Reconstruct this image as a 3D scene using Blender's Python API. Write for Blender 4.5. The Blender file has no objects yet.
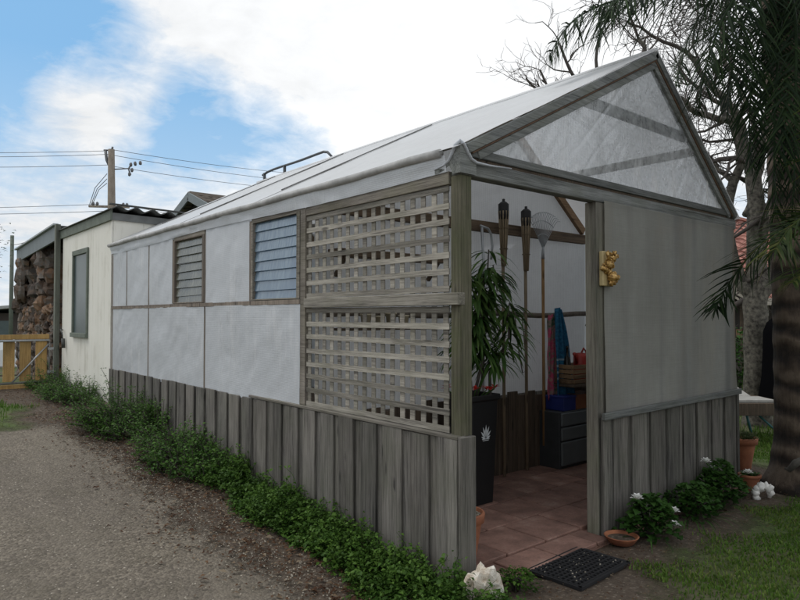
import bpy, math, random
import numpy as np
from mathutils import Vector, Matrix, noise, geometry
R_ = math.radians
rng = random.Random(11)
scene = bpy.context.scene
COL = scene.collection

# ------------------------------------------------------------------ camera model
F_PX, HOR = 643.0, 316.0
CAM = Vector((-2.714, -2.658, 1.6))
FH, RH = Vector((.645, .764, 0)).normalized(), Vector((.764, -.645, 0)).normalized()
PITCH = math.atan2(HOR - 300, F_PX)
def at(px, py, depth):
    """real-world point seen in the photo at (px, py), `depth` metres ahead"""
    u, v = (px - 400) / F_PX, (300 - py) / F_PX
    a = math.cos(PITCH) - v * math.sin(PITCH); z = math.sin(PITCH) + v * math.cos(PITCH)
    d = FH * a + RH * u + Vector((0, 0, z))
    return CAM + d * (depth / a)
def gz(x, y):
    """terrain height: gentle rise behind the greenhouse, falling away beyond the gate"""
    if .05 < x < 3.75 and -.05 < y < 2.2: return -.03
    if y < 0: z = 0.0
    elif y < 7: z = .055 * y
    elif y < 11: z = .385
    else: z = max(-.5, .385 - .07 * (y - 11))
    return z

# ------------------------------------------------------------------ mesh builder
class MB:
    def __init__(s): s.v, s.f, s.r, s.cur, s.sm = [], [], [], 0.5, []
    def rnd(s, r=None): s.cur = rng.random() if r is None else r; return s
    def add(s, vs, fs, smooth=False):
        o = len(s.v)
        s.v += [tuple(p) for p in vs]; s.r += [s.cur] * len(vs)
        s.f += [tuple(i + o for i in f) for f in fs]; s.sm += [smooth] * len(fs)
    def box(s, x0, x1, y0, y1, z0, z1, rnd=True, M=None):
        if rnd: s.rnd()
        vs = [Vector((x, y, z)) for z in (z0, z1) for y in (y0, y1) for x in (x0, x1)]
        if M is not None: vs = [M @ p for p in vs]
        s.add(vs, [(0, 2, 3, 1), (4, 5, 7, 6), (0, 1, 5, 4), (2, 6, 7, 3), (0, 4, 6, 2), (1, 3, 7, 5)])
        return s
    def beam(s, a, b, w, h, up=(0, 0, 1), rnd=True):
        """rectangular bar from a to b; w sideways, h along up"""
        if rnd: s.rnd()
        a, b = Vector(a), Vector(b); d = (b - a).normalized(); u = Vector(up); u = (u - d * u.dot(d)).normalized(); k = d.cross(u)
        vs = [p + k * (w / 2 * i) + u * (h / 2 * j) for p in (a, b) for i, j in ((-1, -1), (1, -1), (1, 1), (-1, 1))]
        s.add(vs, [(3, 2, 1, 0), (4, 5, 6, 7), (0, 1, 5, 4), (1, 2, 6, 5), (2, 3, 7, 6), (3, 0, 4, 7)])
        return s
    def tube(s, pts, rad, n=8, cap=True, smooth=True, rnd=False):
        if rnd: s.rnd()
        pts = [Vector(p) for p in pts]
        if not hasattr(rad, '__len__'): rad = [rad] * len(pts)
        vs, fs = [], []
        d0 = (pts[1] - pts[0]).normalized(); u = d0.orthogonal().normalized()
        for i, p in enumerate(pts):
            d = (pts[min(i + 1, len(pts) - 1)] - pts[max(i - 1, 0)]).normalized()
            u = (u - d * u.dot(d)); u = u.normalized() if u.length > 1e-6 else d.orthogonal().normalized(); k = d.cross(u)
            for j in range(n):
                t = 2 * math.pi * j / n; vs.append(p + (u * math.cos(t) + k * math.sin(t)) * rad[i])
        for i in range(len(pts) - 1):
            for j in range(n):
                a, b = i * n + j, i * n + (j + 1) % n; fs.append((a, b, b + n, a + n))
        if cap: fs += [tuple(range(n))[::-1], tuple(range((len(pts) - 1) * n, len(pts) * n))]
        s.add(vs, fs, smooth); return s
    def lathe(s, prof, c, n=28, smooth=True):
        c = Vector(c); vs, fs = [], []
        for r, z in prof:
            for j in range(n):
                t = 2 * math.pi * j / n; vs.append(c + Vector((r * math.cos(t), r * math.sin(t), z)))
        for i in range(len(prof) - 1):
            for j in range(n):
                a, b = i * n + j, i * n + (j + 1) % n; fs.append((a, b, b + n, a + n))
        s.add(vs, fs, smooth); return s
    def sheet(s, fn, nu, nv, smooth=True):
        vs = [fn(i / nu, j / nv) for j in range(nv + 1) for i in range(nu + 1)]
        fs = [(j * (nu + 1) + i, j * (nu + 1) + i + 1, (j + 1) * (nu + 1) + i + 1, (j + 1) * (nu + 1) + i) for j in range(nv) for i in range(nu)]
        s.add(vs, fs, smooth); return s
    def blob(s, c, r, amp=.25, fr=1.6, n=2, flat=(1, 1, 1), rot=None):
        """rough rounded lump (stone)"""
        c = Vector(c); off = Vector((rng.uniform(-50, 50), rng.uniform(-50, 50), 3)); vs, fs = [], []
        nu, nv = 6 * n, 4 * n
        for j in range(nv + 1):
            th = math.pi * j / nv
            for i in range(nu):
                ph = 2 * math.pi * i / nu; d = Vector((math.sin(th) * math.cos(ph), math.sin(th) * math.sin(ph), math.cos(th)))
                k = 1 + amp * (noise.noise(d * fr + off) + .5 * noise.noise(d * fr * 2.7 + off))
                q = Vector((d.x * flat[0], d.y * flat[1], d.z * flat[2])) * (r * k)
                if rot: q = rot @ q
                vs.append(c + q)
        for j in range(nv):
            for i in range(nu):
                a, b = j * nu + i, j * nu + (i + 1) % nu; fs.append((a, a + nu, b + nu, b))
        s.add(vs, fs, amp < .5); return s
    def leaf(s, p, d, L, W, up=(0, 0, 1), droop=.25, fold=.25):
        p, d = Vector(p), Vector(d).normalized(); up = Vector(up)
        k = d.cross(up); k = k.normalized() if k.length > 1e-4 else d.orthogonal().normalized(); n = k.cross(d)
        m = p + d * (L * .5) + n * (.06 * L); e = p + d * L - Vector((0, 0, droop * L))
        f = n * (fold * W * .5)
        vs = [p, m + k * (W / 2) + f, m, m - k * (W / 2) + f, e]
        s.add(vs, [(0, 2, 1), (0, 3, 2), (2, 4, 1), (3, 4, 2)], True); return s
    def build(s, name, mat, parent=None, bevel=0, **props):
        me = bpy.data.meshes.new(name)
        off = parent.matrix_world.translation if parent is not None else None
        org = WORLD.get(parent.name, Vector()) if parent is not None else Vector()
        me.from_pydata([Vector(v) - org for v in s.v], [], s.f)
        me.polygons.foreach_set('use_smooth', s.sm)
        a = me.attributes.new('rnd', 'FLOAT', 'POINT'); a.data.foreach_set('value', s.r)
        for m in (mat if isinstance(mat, (list, tuple)) else [mat]): me.materials.append(m)
        me.update()
        o = bpy.data.objects.new(name, me); COL.objects.link(o)
        if parent is not None: o.parent = parent
        WORLD[o.name] = org.copy()
        if bevel:
            b = o.modifiers.new('edge', 'BEVEL'); b.width = bevel; b.segments = 1; b.limit_method = 'ANGLE'
        for k_, v_ in props.items(): o[k_] = v_
        return o
WORLD = {}
def thing(name, label, cat, loc=(0, 0, 0), group=None):
    o = bpy.data.objects.new(name, None); COL.objects.link(o); o.location = loc; o.empty_display_size = .2
    o['label'] = label; o['category'] = cat
    if group: o['group'] = group
    WORLD[o.name] = Vector(loc); return o
def tag(o, label, cat, group=None):
    o['label'] = label; o['category'] = cat
    if group: o['group'] = group
    return o
def copy_thing(root, loc, label):
    r = root.copy(); COL.objects.link(r); r.location = loc; r['label'] = label; WORLD[r.name] = Vector(loc)
    for ch in list(root.children):
        c = ch.copy(); COL.objects.link(c); c.parent = r
    return r

# ------------------------------------------------------------------ materials
def srgb(r, g, b):
    f = lambda c: (c / 255 / 12.92) if c / 255 <= .04045 else ((c / 255 + .055) / 1.055) ** 2.4
    return (f(r), f(g), f(b), 1)
class NT:
    def __init__(s, name):
        s.m = bpy.data.materials.new(name); s.m.use_nodes = True; s.t = s.m.node_tree; s.t.nodes.clear()
        s.out = s.n('ShaderNodeOutputMaterial')
    def n(s, typ, **kw):
        o = s.t.nodes.new(typ)
        for k, v in kw.items():
            if hasattr(o, k): setattr(o, k, v)
        return o
    def l(s, a, b): s.t.links.new(a, b)
    def set(s, sock, v):
        if hasattr(v, 'is_linked') or hasattr(v, 'links'): s.l(v, sock)
        else: sock.default_value = v
    def coord(s): return s.n('ShaderNodeTexCoord').outputs['Object']
    def mapping(s, vec, scale=(1, 1, 1), loc=(0, 0, 0)):
        m = s.n('ShaderNodeMapping'); s.l(vec, m.inputs[0]); m.inputs['Scale'].default_value = scale; m.inputs['Location'].default_value = loc; return m.outputs[0]
    def rnd(s):
        a = s.n('ShaderNodeAttribute'); a.attribute_name = 'rnd'; return a.outputs['Fac']
    def attr(s, nm):
        a = s.n('ShaderNodeAttribute'); a.attribute_name = nm; return a.outputs['Fac']
    def noise(s, vec, scale=5, detail=4, rough=.55, dist=0):
        x = s.n('ShaderNodeTexNoise'); s.l(vec, x.inputs['Vector']); x.inputs['Scale'].default_value = scale; x.inputs['Detail'].default_value = detail
        x.inputs['Roughness'].default_value = rough; x.inputs['Distortion'].default_value = dist; return x.outputs['Fac']
    def vor(s, vec, scale=5, out='Distance', feature='F1', rand=1):
        x = s.n('ShaderNodeTexVoronoi'); x.feature = feature; s.l(vec, x.inputs['Vector']); x.inputs['Scale'].default_value = scale; x.inputs['Randomness'].default_value = rand; return x.outputs[out]
    def math(s, op, a, b=0.0, c=None, clamp=False):
        x = s.n('ShaderNodeMath'); x.operation = op; x.use_clamp = clamp; s.set(x.inputs[0], a); s.set(x.inputs[1], b)
        if c is not None: s.set(x.inputs[2], c)
        return x.outputs[0]
    def ramp(s, fac, stops, interp='LINEAR'):
        r = s.n('ShaderNodeValToRGB'); r.color_ramp.interpolation = interp; e = r.color_ramp.elements
        while len(e) < len(stops): e.new(.5)
        for el, (p, c) in zip(e, stops): el.position = p; el.color = c if len(c) == 4 else (*c, 1)
        s.set(r.inputs[0], fac); return r.outputs[0]
    def mr(s, v, a, b, c=0, d=1):
        x = s.n('ShaderNodeMapRange'); x.clamp = True; s.set(x.inputs[0], v)
        for i, q in enumerate((a, b, c, d)): s.set(x.inputs[1 + i], q)
        return x.outputs[0]
    def mix(s, f, a, b, mode='MIX'):
        x = s.n('ShaderNodeMix'); x.data_type = 'RGBA'; x.blend_type = mode; s.set(x.inputs[0], f); s.set(x.inputs[6], a); s.set(x.inputs[7], b); return x.outputs[2]
    def bump(s, h, strength=.3, dist=.01):
        b = s.n('ShaderNodeBump'); s.l(h, b.inputs['Height']); b.inputs['Strength'].default_value = strength; b.inputs['Distance'].default_value = dist; return b.outputs[0]
    def pr(s, col, rough=.7, normal=None, **kw):
        p = s.n('ShaderNodeBsdfPrincipled'); s.set(p.inputs['Base Color'], col); s.set(p.inputs['Roughness'], rough)
        if normal is not None: s.l(normal, p.inputs['Normal'])
        for k, v in kw.items(): s.set(p.inputs[k.replace('_', ' ')], v)
        return p.outputs[0]
    def sh(s, typ, col, normal=None, **kw):
        p = s.n(typ); s.set(p.inputs['Color'], col)
        if normal is not None and 'Normal' in p.inputs: s.l(normal, p.inputs['Normal'])
        for k, v in kw.items(): s.set(p.inputs[k], v)
        return p.outputs[0]
    def mixs(s, f, a, b):
        x = s.n('ShaderNodeMixShader'); s.set(x.inputs[0], f); s.l(a, x.inputs[1]); s.l(b, x.inputs[2]); return x.outputs[0]
    def done(s, sh): s.l(sh, s.out.inputs['Surface']); return s.m

def wood(name, dark, light, axis=2, tint=None, stain=.5, tint_amt=.6, warm=.22):
    t = NT(name); co = t.coord(); r = t.rnd()
    off = t.n('ShaderNodeVectorMath'); off.operation = 'ADD'; t.l(co, off.inputs[0])
    cb = t.n('ShaderNodeCombineXYZ'); k = t.math('MULTIPLY', r, 37.0)
    for i in range(3): t.l(k, cb.inputs[i])
    t.l(cb.outputs[0], off.inputs[1]); v = off.outputs[0]
    sc = [60, 60, 60]; sc[axis] = 1.9
    gr = t.noise(t.mapping(v, sc), 1, 6, .7, .35)
    sf = [210, 210, 210]; sf[axis] = 5
    gf_ = t.noise(t.mapping(v, sf), 1, 3, .6)
    sc2 = [7, 7, 7]; sc2[axis] = 1.6
    bl = t.noise(t.mapping(v, sc2), 1, 4, .6)
    mixn = t.math('ADD', t.math('MULTIPLY', gr, .42), t.math('ADD', t.math('MULTIPLY', gf_, .30), t.math('MULTIPLY', bl, .28)))
    c = t.ramp(mixn, [(.40, dark), (.5, [(a * .9 + b * 1.1) / 2 for a, b in zip(dark, light)]), (.60, light)])
    if tint: c = t.mix(t.math('MULTIPLY', t.mr(t.noise(v, 3.2, 4, .6), .42, .66), tint_amt), c, tint)
    wm = t.n('ShaderNodeSeparateColor'); wn_ = t.n('ShaderNodeTexWhiteNoise'); wn_.noise_dimensions = '1D'; t.l(r, wn_.inputs['W']); t.l(wn_.outputs['Color'], wm.inputs[0])
    c = t.mix(t.math('MULTIPLY', wm.outputs[0], warm), c, t.mix(.5, c, (.30, .22, .15, 1)))
    kn = [14, 14, 14]; kn[axis] = 3.4
    kd = t.vor(t.mapping(v, kn), 1, 'Distance'); kc = t.n('ShaderNodeSeparateColor'); t.l(t.vor(t.mapping(v, kn), 1, 'Color'), kc.inputs[0])
    c = t.mix(t.math('MULTIPLY', t.mr(kd, .22, .10), t.mr(kc.outputs[0], .80, .86, 0, .75)), c, [k_ * .35 for k_ in dark[:3]] + [1])
    ck = [26, 26, 26]; ck[axis] = .55
    c = t.mix(t.mr(t.noise(t.mapping(v, ck), 1, 4, .75), .60, .68, 0, stain * 1.3), c, (.018, .015, .013, 1))
    br = t.mr(wm.outputs[1], 0, 1, .58, 1.25)
    x = t.n('ShaderNodeVectorMath'); x.operation = 'SCALE'; t.l(c, x.inputs[0]); t.l(br, x.inputs['Scale'])
    return t.done(t.pr(x.outputs[0], .85, t.bump(t.math('ADD', gr, t.math('MULTIPLY', gf_, .5)), .7, .006)))
def plain(name, col, rough=.6, metallic=0, var=.25, scale=12, bump=.15, col2=None):
    t = NT(name); co = t.coord(); n = t.noise(co, scale, 5, .6)
    c2 = col2 or [c * (1 - var) for c in col[:3]]
    c = t.ramp(n, [(.3, c2), (.7, col)])
    return t.done(t.pr(c, rough, t.bump(n, bump, .004), Metallic=metallic))
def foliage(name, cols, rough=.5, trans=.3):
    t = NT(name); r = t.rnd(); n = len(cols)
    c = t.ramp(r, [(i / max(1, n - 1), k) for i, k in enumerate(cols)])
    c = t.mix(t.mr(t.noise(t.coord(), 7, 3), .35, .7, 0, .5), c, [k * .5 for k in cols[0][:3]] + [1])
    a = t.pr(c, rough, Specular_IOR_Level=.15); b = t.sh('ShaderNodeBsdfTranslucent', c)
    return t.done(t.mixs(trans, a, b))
def plastic(name, col, trans=.45, clear=.1, weave=900, dirt=(.4, .38, .33, 1), dirt_amt=.3, gloss=.06, streak=False, crease=0.0, weave_c=.14, rough=.38):
    t = NT(name); co = t.coord()
    n1 = t.noise(t.mapping(co, (1.6, 1.6, .5 if streak else 1.2)), 1.3, 5, .6)
    n2 = t.noise(co, 16, 4, .6)
    if streak: n2 = t.math('ADD', t.math('MULTIPLY', n2, .4), t.math('MULTIPLY', t.noise(t.mapping(co, (2.5, 2.5, 85)), 1, 3, .6), .6))
    c = t.mix(t.math('MULTIPLY', t.mr(n1, .4, .72), dirt_amt), col, dirt)
    c = t.mix(t.mr(n2, .45, .8, 0, dirt_amt * .6), c, dirt)
    if streak:
        s1 = t.noise(t.mapping(co, (3.2, 3.2, .18)), 1, 3, .6)
        c = t.mix(t.mr(s1, .46, .66, 0, .45), c, (.13, .14, .145, 1))
        s2 = t.noise(t.mapping(co, (2.5, 2.5, .35), (7, 3, 1)), 1, 3, .6)
        c = t.mix(t.mr(s2, .5, .7, 0, .35), c, (.36, .32, .25, 1))
    m1 = t.n('ShaderNodeMapping'); t.l(co, m1.inputs[0]); m1.inputs['Rotation'].default_value = (.55, .75, .2); m1.inputs['Scale'].default_value = (9, 9, 1.1)
    m2 = t.n('ShaderNodeMapping'); t.l(co, m2.inputs[0]); m2.inputs['Rotation'].default_value = (-.5, -.6, .1); m2.inputs['Scale'].default_value = (7, 7, .9)
    k1 = t.mr(t.noise(m1.outputs[0], 1, 4, .6, .5), .52, .70); k2 = t.mr(t.noise(m2.outputs[0], 1, 4, .6, .5), .55, .72)
    cz = t.math('MULTIPLY', t.math('ADD', k1, k2), t.mr(t.noise(co, 1.1, 2), .42, .6))
    if crease: c = t.mix(t.math('MULTIPLY', cz, crease, clamp=True), c, (.95, .96, .97, 1))
    wv = t.n('ShaderNodeTexWave'); wv.wave_type = 'BANDS'; wv.bands_direction = 'Z'; t.l(co, wv.inputs['Vector']); wv.inputs['Scale'].default_value = 26; wv.inputs['Distortion'].default_value = 1.2; wv.inputs['Detail'].default_value = 2
    wy = t.n('ShaderNodeTexWave'); wy.wave_type = 'BANDS'; wy.bands_direction = 'DIAGONAL'; t.l(t.mapping(co, (1, 1, 0)), wy.inputs['Vector']); wy.inputs['Scale'].default_value = 20; wy.inputs['Distortion'].default_value = 1.2
    h = t.math('ADD', t.math('MULTIPLY', t.math('ADD', wv.outputs['Fac'], wy.outputs['Fac']), .25), t.math('ADD', t.math('MULTIPLY', n2, 1.5 if weave_c else .12), t.math('MULTIPLY', cz, 2.0 * (crease > 0))))
    c = t.mix(t.mr(t.math('ADD', wv.outputs['Fac'], wy.outputs['Fac']), .2, 1.4, weave_c, 0), c, (.25, .25, .26, 1))
    nb = t.bump(h, .3 if crease else .18, .008 if crease else .004)
    d = t.sh('ShaderNodeBsdfDiffuse', c, nb); tr = t.sh('ShaderNodeBsdfTranslucent', c, nb)
    s = t.mixs(trans, d, tr)
    s = t.mixs(t.math('MULTIPLY', t.mr(n2, .2, .8, clear * .6, clear * 1.4), t.math('SUBTRACT', 1.0, t.math('MULTIPLY', cz, min(.9, crease), clamp=True))), s, t.sh('ShaderNodeBsdfTransparent', (.95, .97, 1, 1)))
    fr = t.n('ShaderNodeLayerWeight'); fr.inputs[0].default_value = .35
    s = t.mixs(t.math('MULTIPLY', t.math('ADD', fr.outputs['Fresnel'], .06), gloss), s, t.sh('ShaderNodeBsdfGlossy', (.9, .93, .95, 1), nb, Roughness=rough))
    return t.done(s)

M = {}
G1, G2 = (.10, .095, .088, 1), (.40, .385, .35, 1)
M['paling'] = wood('weathered_paling', (.036, .034, .032, 1), (.225, .212, .192, 1), 2, (.10, .108, .075, 1), .7, .35, .12)
M['rail_y'] = wood('weathered_rail_along_wall', (.10, .09, .078, 1), (.32, .295, .255, 1), 1, (.16, .16, .10, 1), .5, .4)
M['rail_x'] = wood('weathered_rail_across_front', (.075, .083, .083, 1), (.285, .30, .295, 1), 0, (.12, .13, .09, 1), .5, .35, .05)
M['lath'] = wood('weathered_lath', (.115, .107, .092, 1), (.43, .405, .35, 1), 1, (.16, .16, .11, 1), .5, .4, .12)
M['post'] = wood('mossy_treated_post', (.06, .058, .036, 1), (.235, .22, .15, 1), 2, (.095, .115, .042, 1), .45, .75)
M['door_post'] = wood('grey_door_post', (.08, .08, .068, 1), (.275, .265, .225, 1), 2, (.14, .16, .10, 1), .55, .45)
M['dark_wood'] = wood('dark_inside_timber', (.035, .025, .018, 1), (.13, .095, .065, 1), 2, None, .5)
M['dark_beam'] = wood('dark_brown_beam', (.06, .042, .028, 1), (.20, .14, .09, 1), 0, None, .5)
M['stud'] = wood('thin_stud', (.09, .075, .062, 1), (.26, .22, .18, 1), 2, None, .5)
M['gate_wood'] = wood('orange_treated_pine', (.34, .19, .055, 1), (.68, .44, .17, 1), 2, (.33, .24, .09, 1), .25, .4)
M['wallsheet'] = plastic('white_woven_sheet', (.75, .785, .825, 1), .36, .05, dirt=(.58, .60, .62, 1), dirt_amt=.16, gloss=.10, crease=.4, weave_c=.07)
M['inside_sheet'] = plastic('inner_white_sheet', (.88, .885, .89, 1), .52, .05, dirt=(.6, .6, .6, 1), dirt_amt=.2)
M['roofsheet'] = plastic('white_roof_sheet', (.96, .965, .97, 1), .42, .10, dirt=(.72, .72, .72, 1), dirt_amt=.25, gloss=.3)
M['gable'] = plastic('clear_gable_film', (.90, .93, .95, 1), .46, .62, dirt=(.6, .62, .63, 1), dirt_amt=.1, gloss=.8, crease=1.7, weave_c=0, rough=.2)
M['screen'] = plastic('grimy_front_screen', (.36, .362, .335, 1), .30, .015, dirt=(.20, .195, .17, 1), dirt_amt=.55, gloss=.02, streak=True)
M['galv'] = plain('galvanised_pipe', (.48, .5, .52, 1), .45, .6)
M['black'] = plain('black_plastic', (.009, .009, .010, 1), .6)
t = NT('black_cloth'); M['black_cloth'] = t.done(t.sh('ShaderNodeBsdfDiffuse', (.006, .006, .007, 1)))
M['terracotta'] = plain('terracotta', (.42, .165, .08, 1), .8, 0, .45, 9, .2, (.24, .085, .045, 1))
M['rubber'] = plain('black_rubber', (.012, .012, .014, 1), .75)
M['white'] = plain('white_glaze', (.82, .8, .76, 1), .5, 0, .2)
M['petal'] = plain('white_petals', (.85, .85, .82, 1), .6, 0, .05)
M['red_petal'] = plain('red_petals', (.62, .03, .02, 1), .5, 0, .4)
M['pebble'] = plain('pale_pebbles', (.40, .36, .29, 1), .8, 0, .5, 25)
M['bark'] = plain('grey_bark', (.20, .185, .15, 1), .9, 0, .5, 19, 1.0, (.022, .019, .016, 1))
M['twig'] = plain('twig_bark', (.10, .085, .075, 1), .9, 0, .4, 14)
M['leaf_cover'] = foliage('ground_cover_leaf', [(.022, .058, .010, 1), (.058, .13, .02, 1), (.125, .23, .04, 1)])
M['leaf_bush'] = foliage('dark_bush_leaf', [(.02, .055, .010, 1), (.05, .125, .02, 1), (.11, .22, .04, 1)])
M['leaf_gera'] = foliage('geranium_leaf', [(.02, .055, .012, 1), (.045, .115, .022, 1), (.085, .18, .04, 1)])
M['leaf_indoor'] = foliage('long_indoor_leaf', [(.035, .085, .02, 1), (.08, .165, .04, 1), (.15, .24, .065, 1)])
M['palm_leaf'] = foliage('palm_leaflet', [(.010, .022, .010, 1), (.02, .042, .016, 1), (.035, .065, .02, 1)], .65, .12)
M['palm_young'] = foliage('young_palm_leaflet', [(.02, .04, .010, 1), (.045, .075, .016, 1), (.15, .15, .04, 1)], .45, .35)
M['far_leaf'] = foliage('far_leaf', [(.018, .045, .012, 1), (.035, .08, .02, 1), (.06, .12, .03, 1)])
M['grass'] = foliage('grass_blade', [(.06, .13, .018, 1), (.10, .20, .03, 1), (.17, .27, .05, 1), (.26, .25, .10, 1)], .6, .35)
M['litter'] = foliage('dry_leaf_litter', [(.05, .025, .014, 1), (.10, .05, .028, 1), (.15, .09, .05, 1), (.30, .25, .18, 1)], .8, .1)
M['fascia_green'] = plain('green_grey_fascia', (.17, .20, .165, 1), .7, 0, .35, 7, .2)
M['fascia_blue'] = plain('blue_grey_fascia', (.20, .235, .25, 1), .6, 0, .2, 6)
M['tin'] = plain('rusty_dark_tin', (.11, .115, .11, 1), .6, .3, .5, 14)
M['brass_rail'] = plain('dark_steel_rail', (.10, .11, .12, 1), .4, .6)
M['pole'] = wood('pole_timber', (.20, .165, .13, 1), (.42, .37, .31, 1), 2, None, .5)
M['wire'] = plain('cable', (.10, .10, .11, 1), .6)
M['cane'] = wood('bamboo_cane', (.16, .12, .075, 1), (.40, .31, .20, 1), 2, None, .3)
M['handle'] = wood('rake_handle', (.33, .17, .06, 1), (.55, .32, .13, 1), 2, None, .2)
M['window_glass'] = plain('dull_window_glass', (.09, .13, .135, 1), .3, 0, .35, 3, 0)

# corrosion-stained cream cladding
t = NT('cream_cladding'); co = t.coord()
n = t.noise(t.mapping(co, (5, 5, .6)), 1, 5, .65); n2 = t.noise(co, 2.2, 4, .6)
c = t.ramp(t.math('ADD', t.math('MULTIPLY', n, .6), t.math('MULTIPLY', n2, .4)), [(.3, (.56, .535, .46, 1)), (.46, (.80, .785, .715, 1)), (.7, (.86, .845, .785, 1))])
M['cream'] = t.done(t.pr(c, .75, t.bump(n, .15, .004)))
# gold relief
t = NT('gold_relief'); co = t.coord(); n = t.noise(co, 45, 5, .65)
M['gold'] = t.done(t.pr(t.ramp(n, [(.36, (.09, .045, .015, 1)), (.5, (.42, .24, .06, 1)), (.68, (.80, .58, .26, 1))]), .45, t.bump(n, .3, .006), Metallic=.35))
# stone masonry
t = NT('rust_brown_stone'); co = t.coord(); n = t.noise(co, 6, 6, .65); r = t.rnd()
c = t.ramp(t.math('ADD', t.math('MULTIPLY', n, .6), t.math('MULTIPLY', r, .4)), [(.25, (.03, .026, .024, 1)), (.42, (.10, .065, .045, 1)), (.52, (.13, .12, .11, 1)), (.66, (.20, .115, .065, 1)), (.85, (.25, .21, .165, 1))])
M['stone'] = t.done(t.pr(c, .9, t.bump(n, .8, .03)))
# white rock
t = NT('white_lime_rock'); co = t.coord(); n = t.noise(co, 14, 6, .7)
c = t.ramp(n, [(.3, (.30, .22, .15, 1)), (.45, (.60, .52, .42, 1)), (.62, (.78, .75, .68, 1))])
M['white_rock'] = t.done(t.pr(c, .9, t.bump(n, .9, .03)))
# paver
t = NT('red_brown_paver'); co = t.coord(); n = t.noise(co, 5, 6, .65); n2 = t.noise(co, 60, 3, .6); r = t.rnd()
c = t.ramp(n, [(.3, (.15, .082, .064, 1)), (.55, (.265, .148, .115, 1)), (.75, (.37, .26, .21, 1))])
c = t.mix(t.mr(n2, .5, .8, 0, .5), c, (.06, .045, .04, 1))
x = t.n('ShaderNodeVectorMath'); x.operation = 'SCALE'; t.l(c, x.inputs[0]); t.l(t.mr(r, 0, 1, .78, 1.2), x.inputs['Scale'])
M['paver'] = t.done(t.pr(x.outputs[0], .75, t.bump(n2, .4, .004)))
# tile roof
def tile(name, a, b, axis):
    t = NT(name); co = t.coord()
    n = t.noise(co, 4, 5, .6); v = t.vor(t.mapping(co, (3.2, 3.2, 6)), 1, 'Color')
    sp = t.n('ShaderNodeSeparateColor'); t.l(v, sp.inputs[0])
    c = t.ramp(t.math('ADD', t.math('MULTIPLY', n, .5), t.math('MULTIPLY', sp.outputs[0], .5)), [(.25, a), (.75, b)])
    return t.done(t.pr(c, .8, t.bump(n, .3, .02)))
M['tile_red'] = tile('red_roof_tile', (.26, .085, .06, 1), (.46, .20, .15, 1), 0)
M['tile_brown'] = tile('brown_roof_tile', (.12, .105, .09, 1), (.26, .225, .19, 1), 0)

# ground: dark soil with litter
t = NT('dark_soil'); co = t.coord()
n = t.noise(co, 1.1, 6, .6); n2 = t.noise(co, 26, 5, .7); v = t.vor(co, 75, 'Color'); sp = t.n('ShaderNodeSeparateColor'); t.l(v, sp.inputs[0])
c = t.ramp(n2, [(.3, (.05, .037, .027, 1)), (.5, (.105, .08, .058, 1)), (.7, (.17, .132, .10, 1))])
c = t.mix(t.mr(n, .35, .7, 0, .5), c, (.085, .056, .036, 1))
c = t.mix(t.math('MULTIPLY', t.mr(sp.outputs[0], .93, .96), .35), c, (.36, .31, .25, 1))
far = t.mr(t.n('ShaderNodeVectorMath').outputs[1], 0, 1)
M['soil'] = t.done(t.pr(c, .95, t.bump(t.math('ADD', n2, t.math('MULTIPLY', sp.outputs[1], .4)), .9, .02)))
# gravel drive, fading into the soil by coverage
def covered(t, col, nrm, soft=.22):
    co = t.coord(); e = t.noise(co, 5, 6, .7)
    f = t.mr(t.math('ADD', t.attr('cov'), t.math('MULTIPLY', t.math('SUBTRACT', e, .5), 1.1)), .5 - soft, .5 + soft)
    return t.mixs(f, t.sh('ShaderNodeBsdfTransparent', (1, 1, 1, 1)), t.pr(col, .95, nrm))
t = NT('gravel_shell_grit'); co = t.coord()
n = t.noise(co, .9, 5, .6); n2 = t.noise(co, 55, 5, .75); n3 = t.noise(co, 4.5, 5, .65)
v = t.vor(co, 62, 'Color'); sp = t.n('ShaderNodeSeparateColor'); t.l(v, sp.inputs[0]); vd = t.vor(co, 62, 'Distance')
v2 = t.vor(co, 46, 'Color'); sp2 = t.n('ShaderNodeSeparateColor'); t.l(v2, sp2.inputs[0]); vd2 = t.vor(co, 46, 'Distance')
c = t.ramp(t.math('ADD', t.math('MULTIPLY', n2, .55), t.math('MULTIPLY', sp.outputs[0], .45)), [(.22, (.095, .079, .06, 1)), (.5, (.17, .143, .11, 1)), (.8, (.30, .258, .20, 1))])
c = t.mix(t.mr(n, .36, .66, 0, .5), c, (.125, .105, .085, 1))
c = t.mix(t.mr(n3, .5, .72, 0, .5), c, (.10, .085, .058, 1))
c = t.mix(t.mr(t.noise(t.mapping(co, (2.2, .35, 1)), 1, 4, .6), .5, .68, 0, .5), c, (.22, .19, .148, 1))
c = t.mix(t.math('MULTIPLY', t.mr(sp2.outputs[0], .93, .95), t.mr(vd2, .30, .24)), c, (.46, .41, .34, 1))
h = t.math('ADD', t.math('MULTIPLY', vd, -1.2), t.math('ADD', n2, t.math('MULTIPLY', n3, 2.5)))
M['gravel'] = t.done(covered(t, c, t.bump(h, .7, .010)))
t = NT('lawn_turf'); co = t.coord()
n = t.noise(co, 1.3, 5, .6); n2 = t.noise(co, 40, 5, .7)
c = t.ramp(n2, [(.3, (.035, .05, .015, 1)), (.5, (.075, .115, .027, 1)), (.7, (.13, .17, .045, 1))])
c = t.mix(t.mr(n, .44, .62, 0, .8), c, (.13, .105, .07, 1))
M['turf'] = t.done(covered(t, c, t.bump(n2, .8, .02)))

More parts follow.
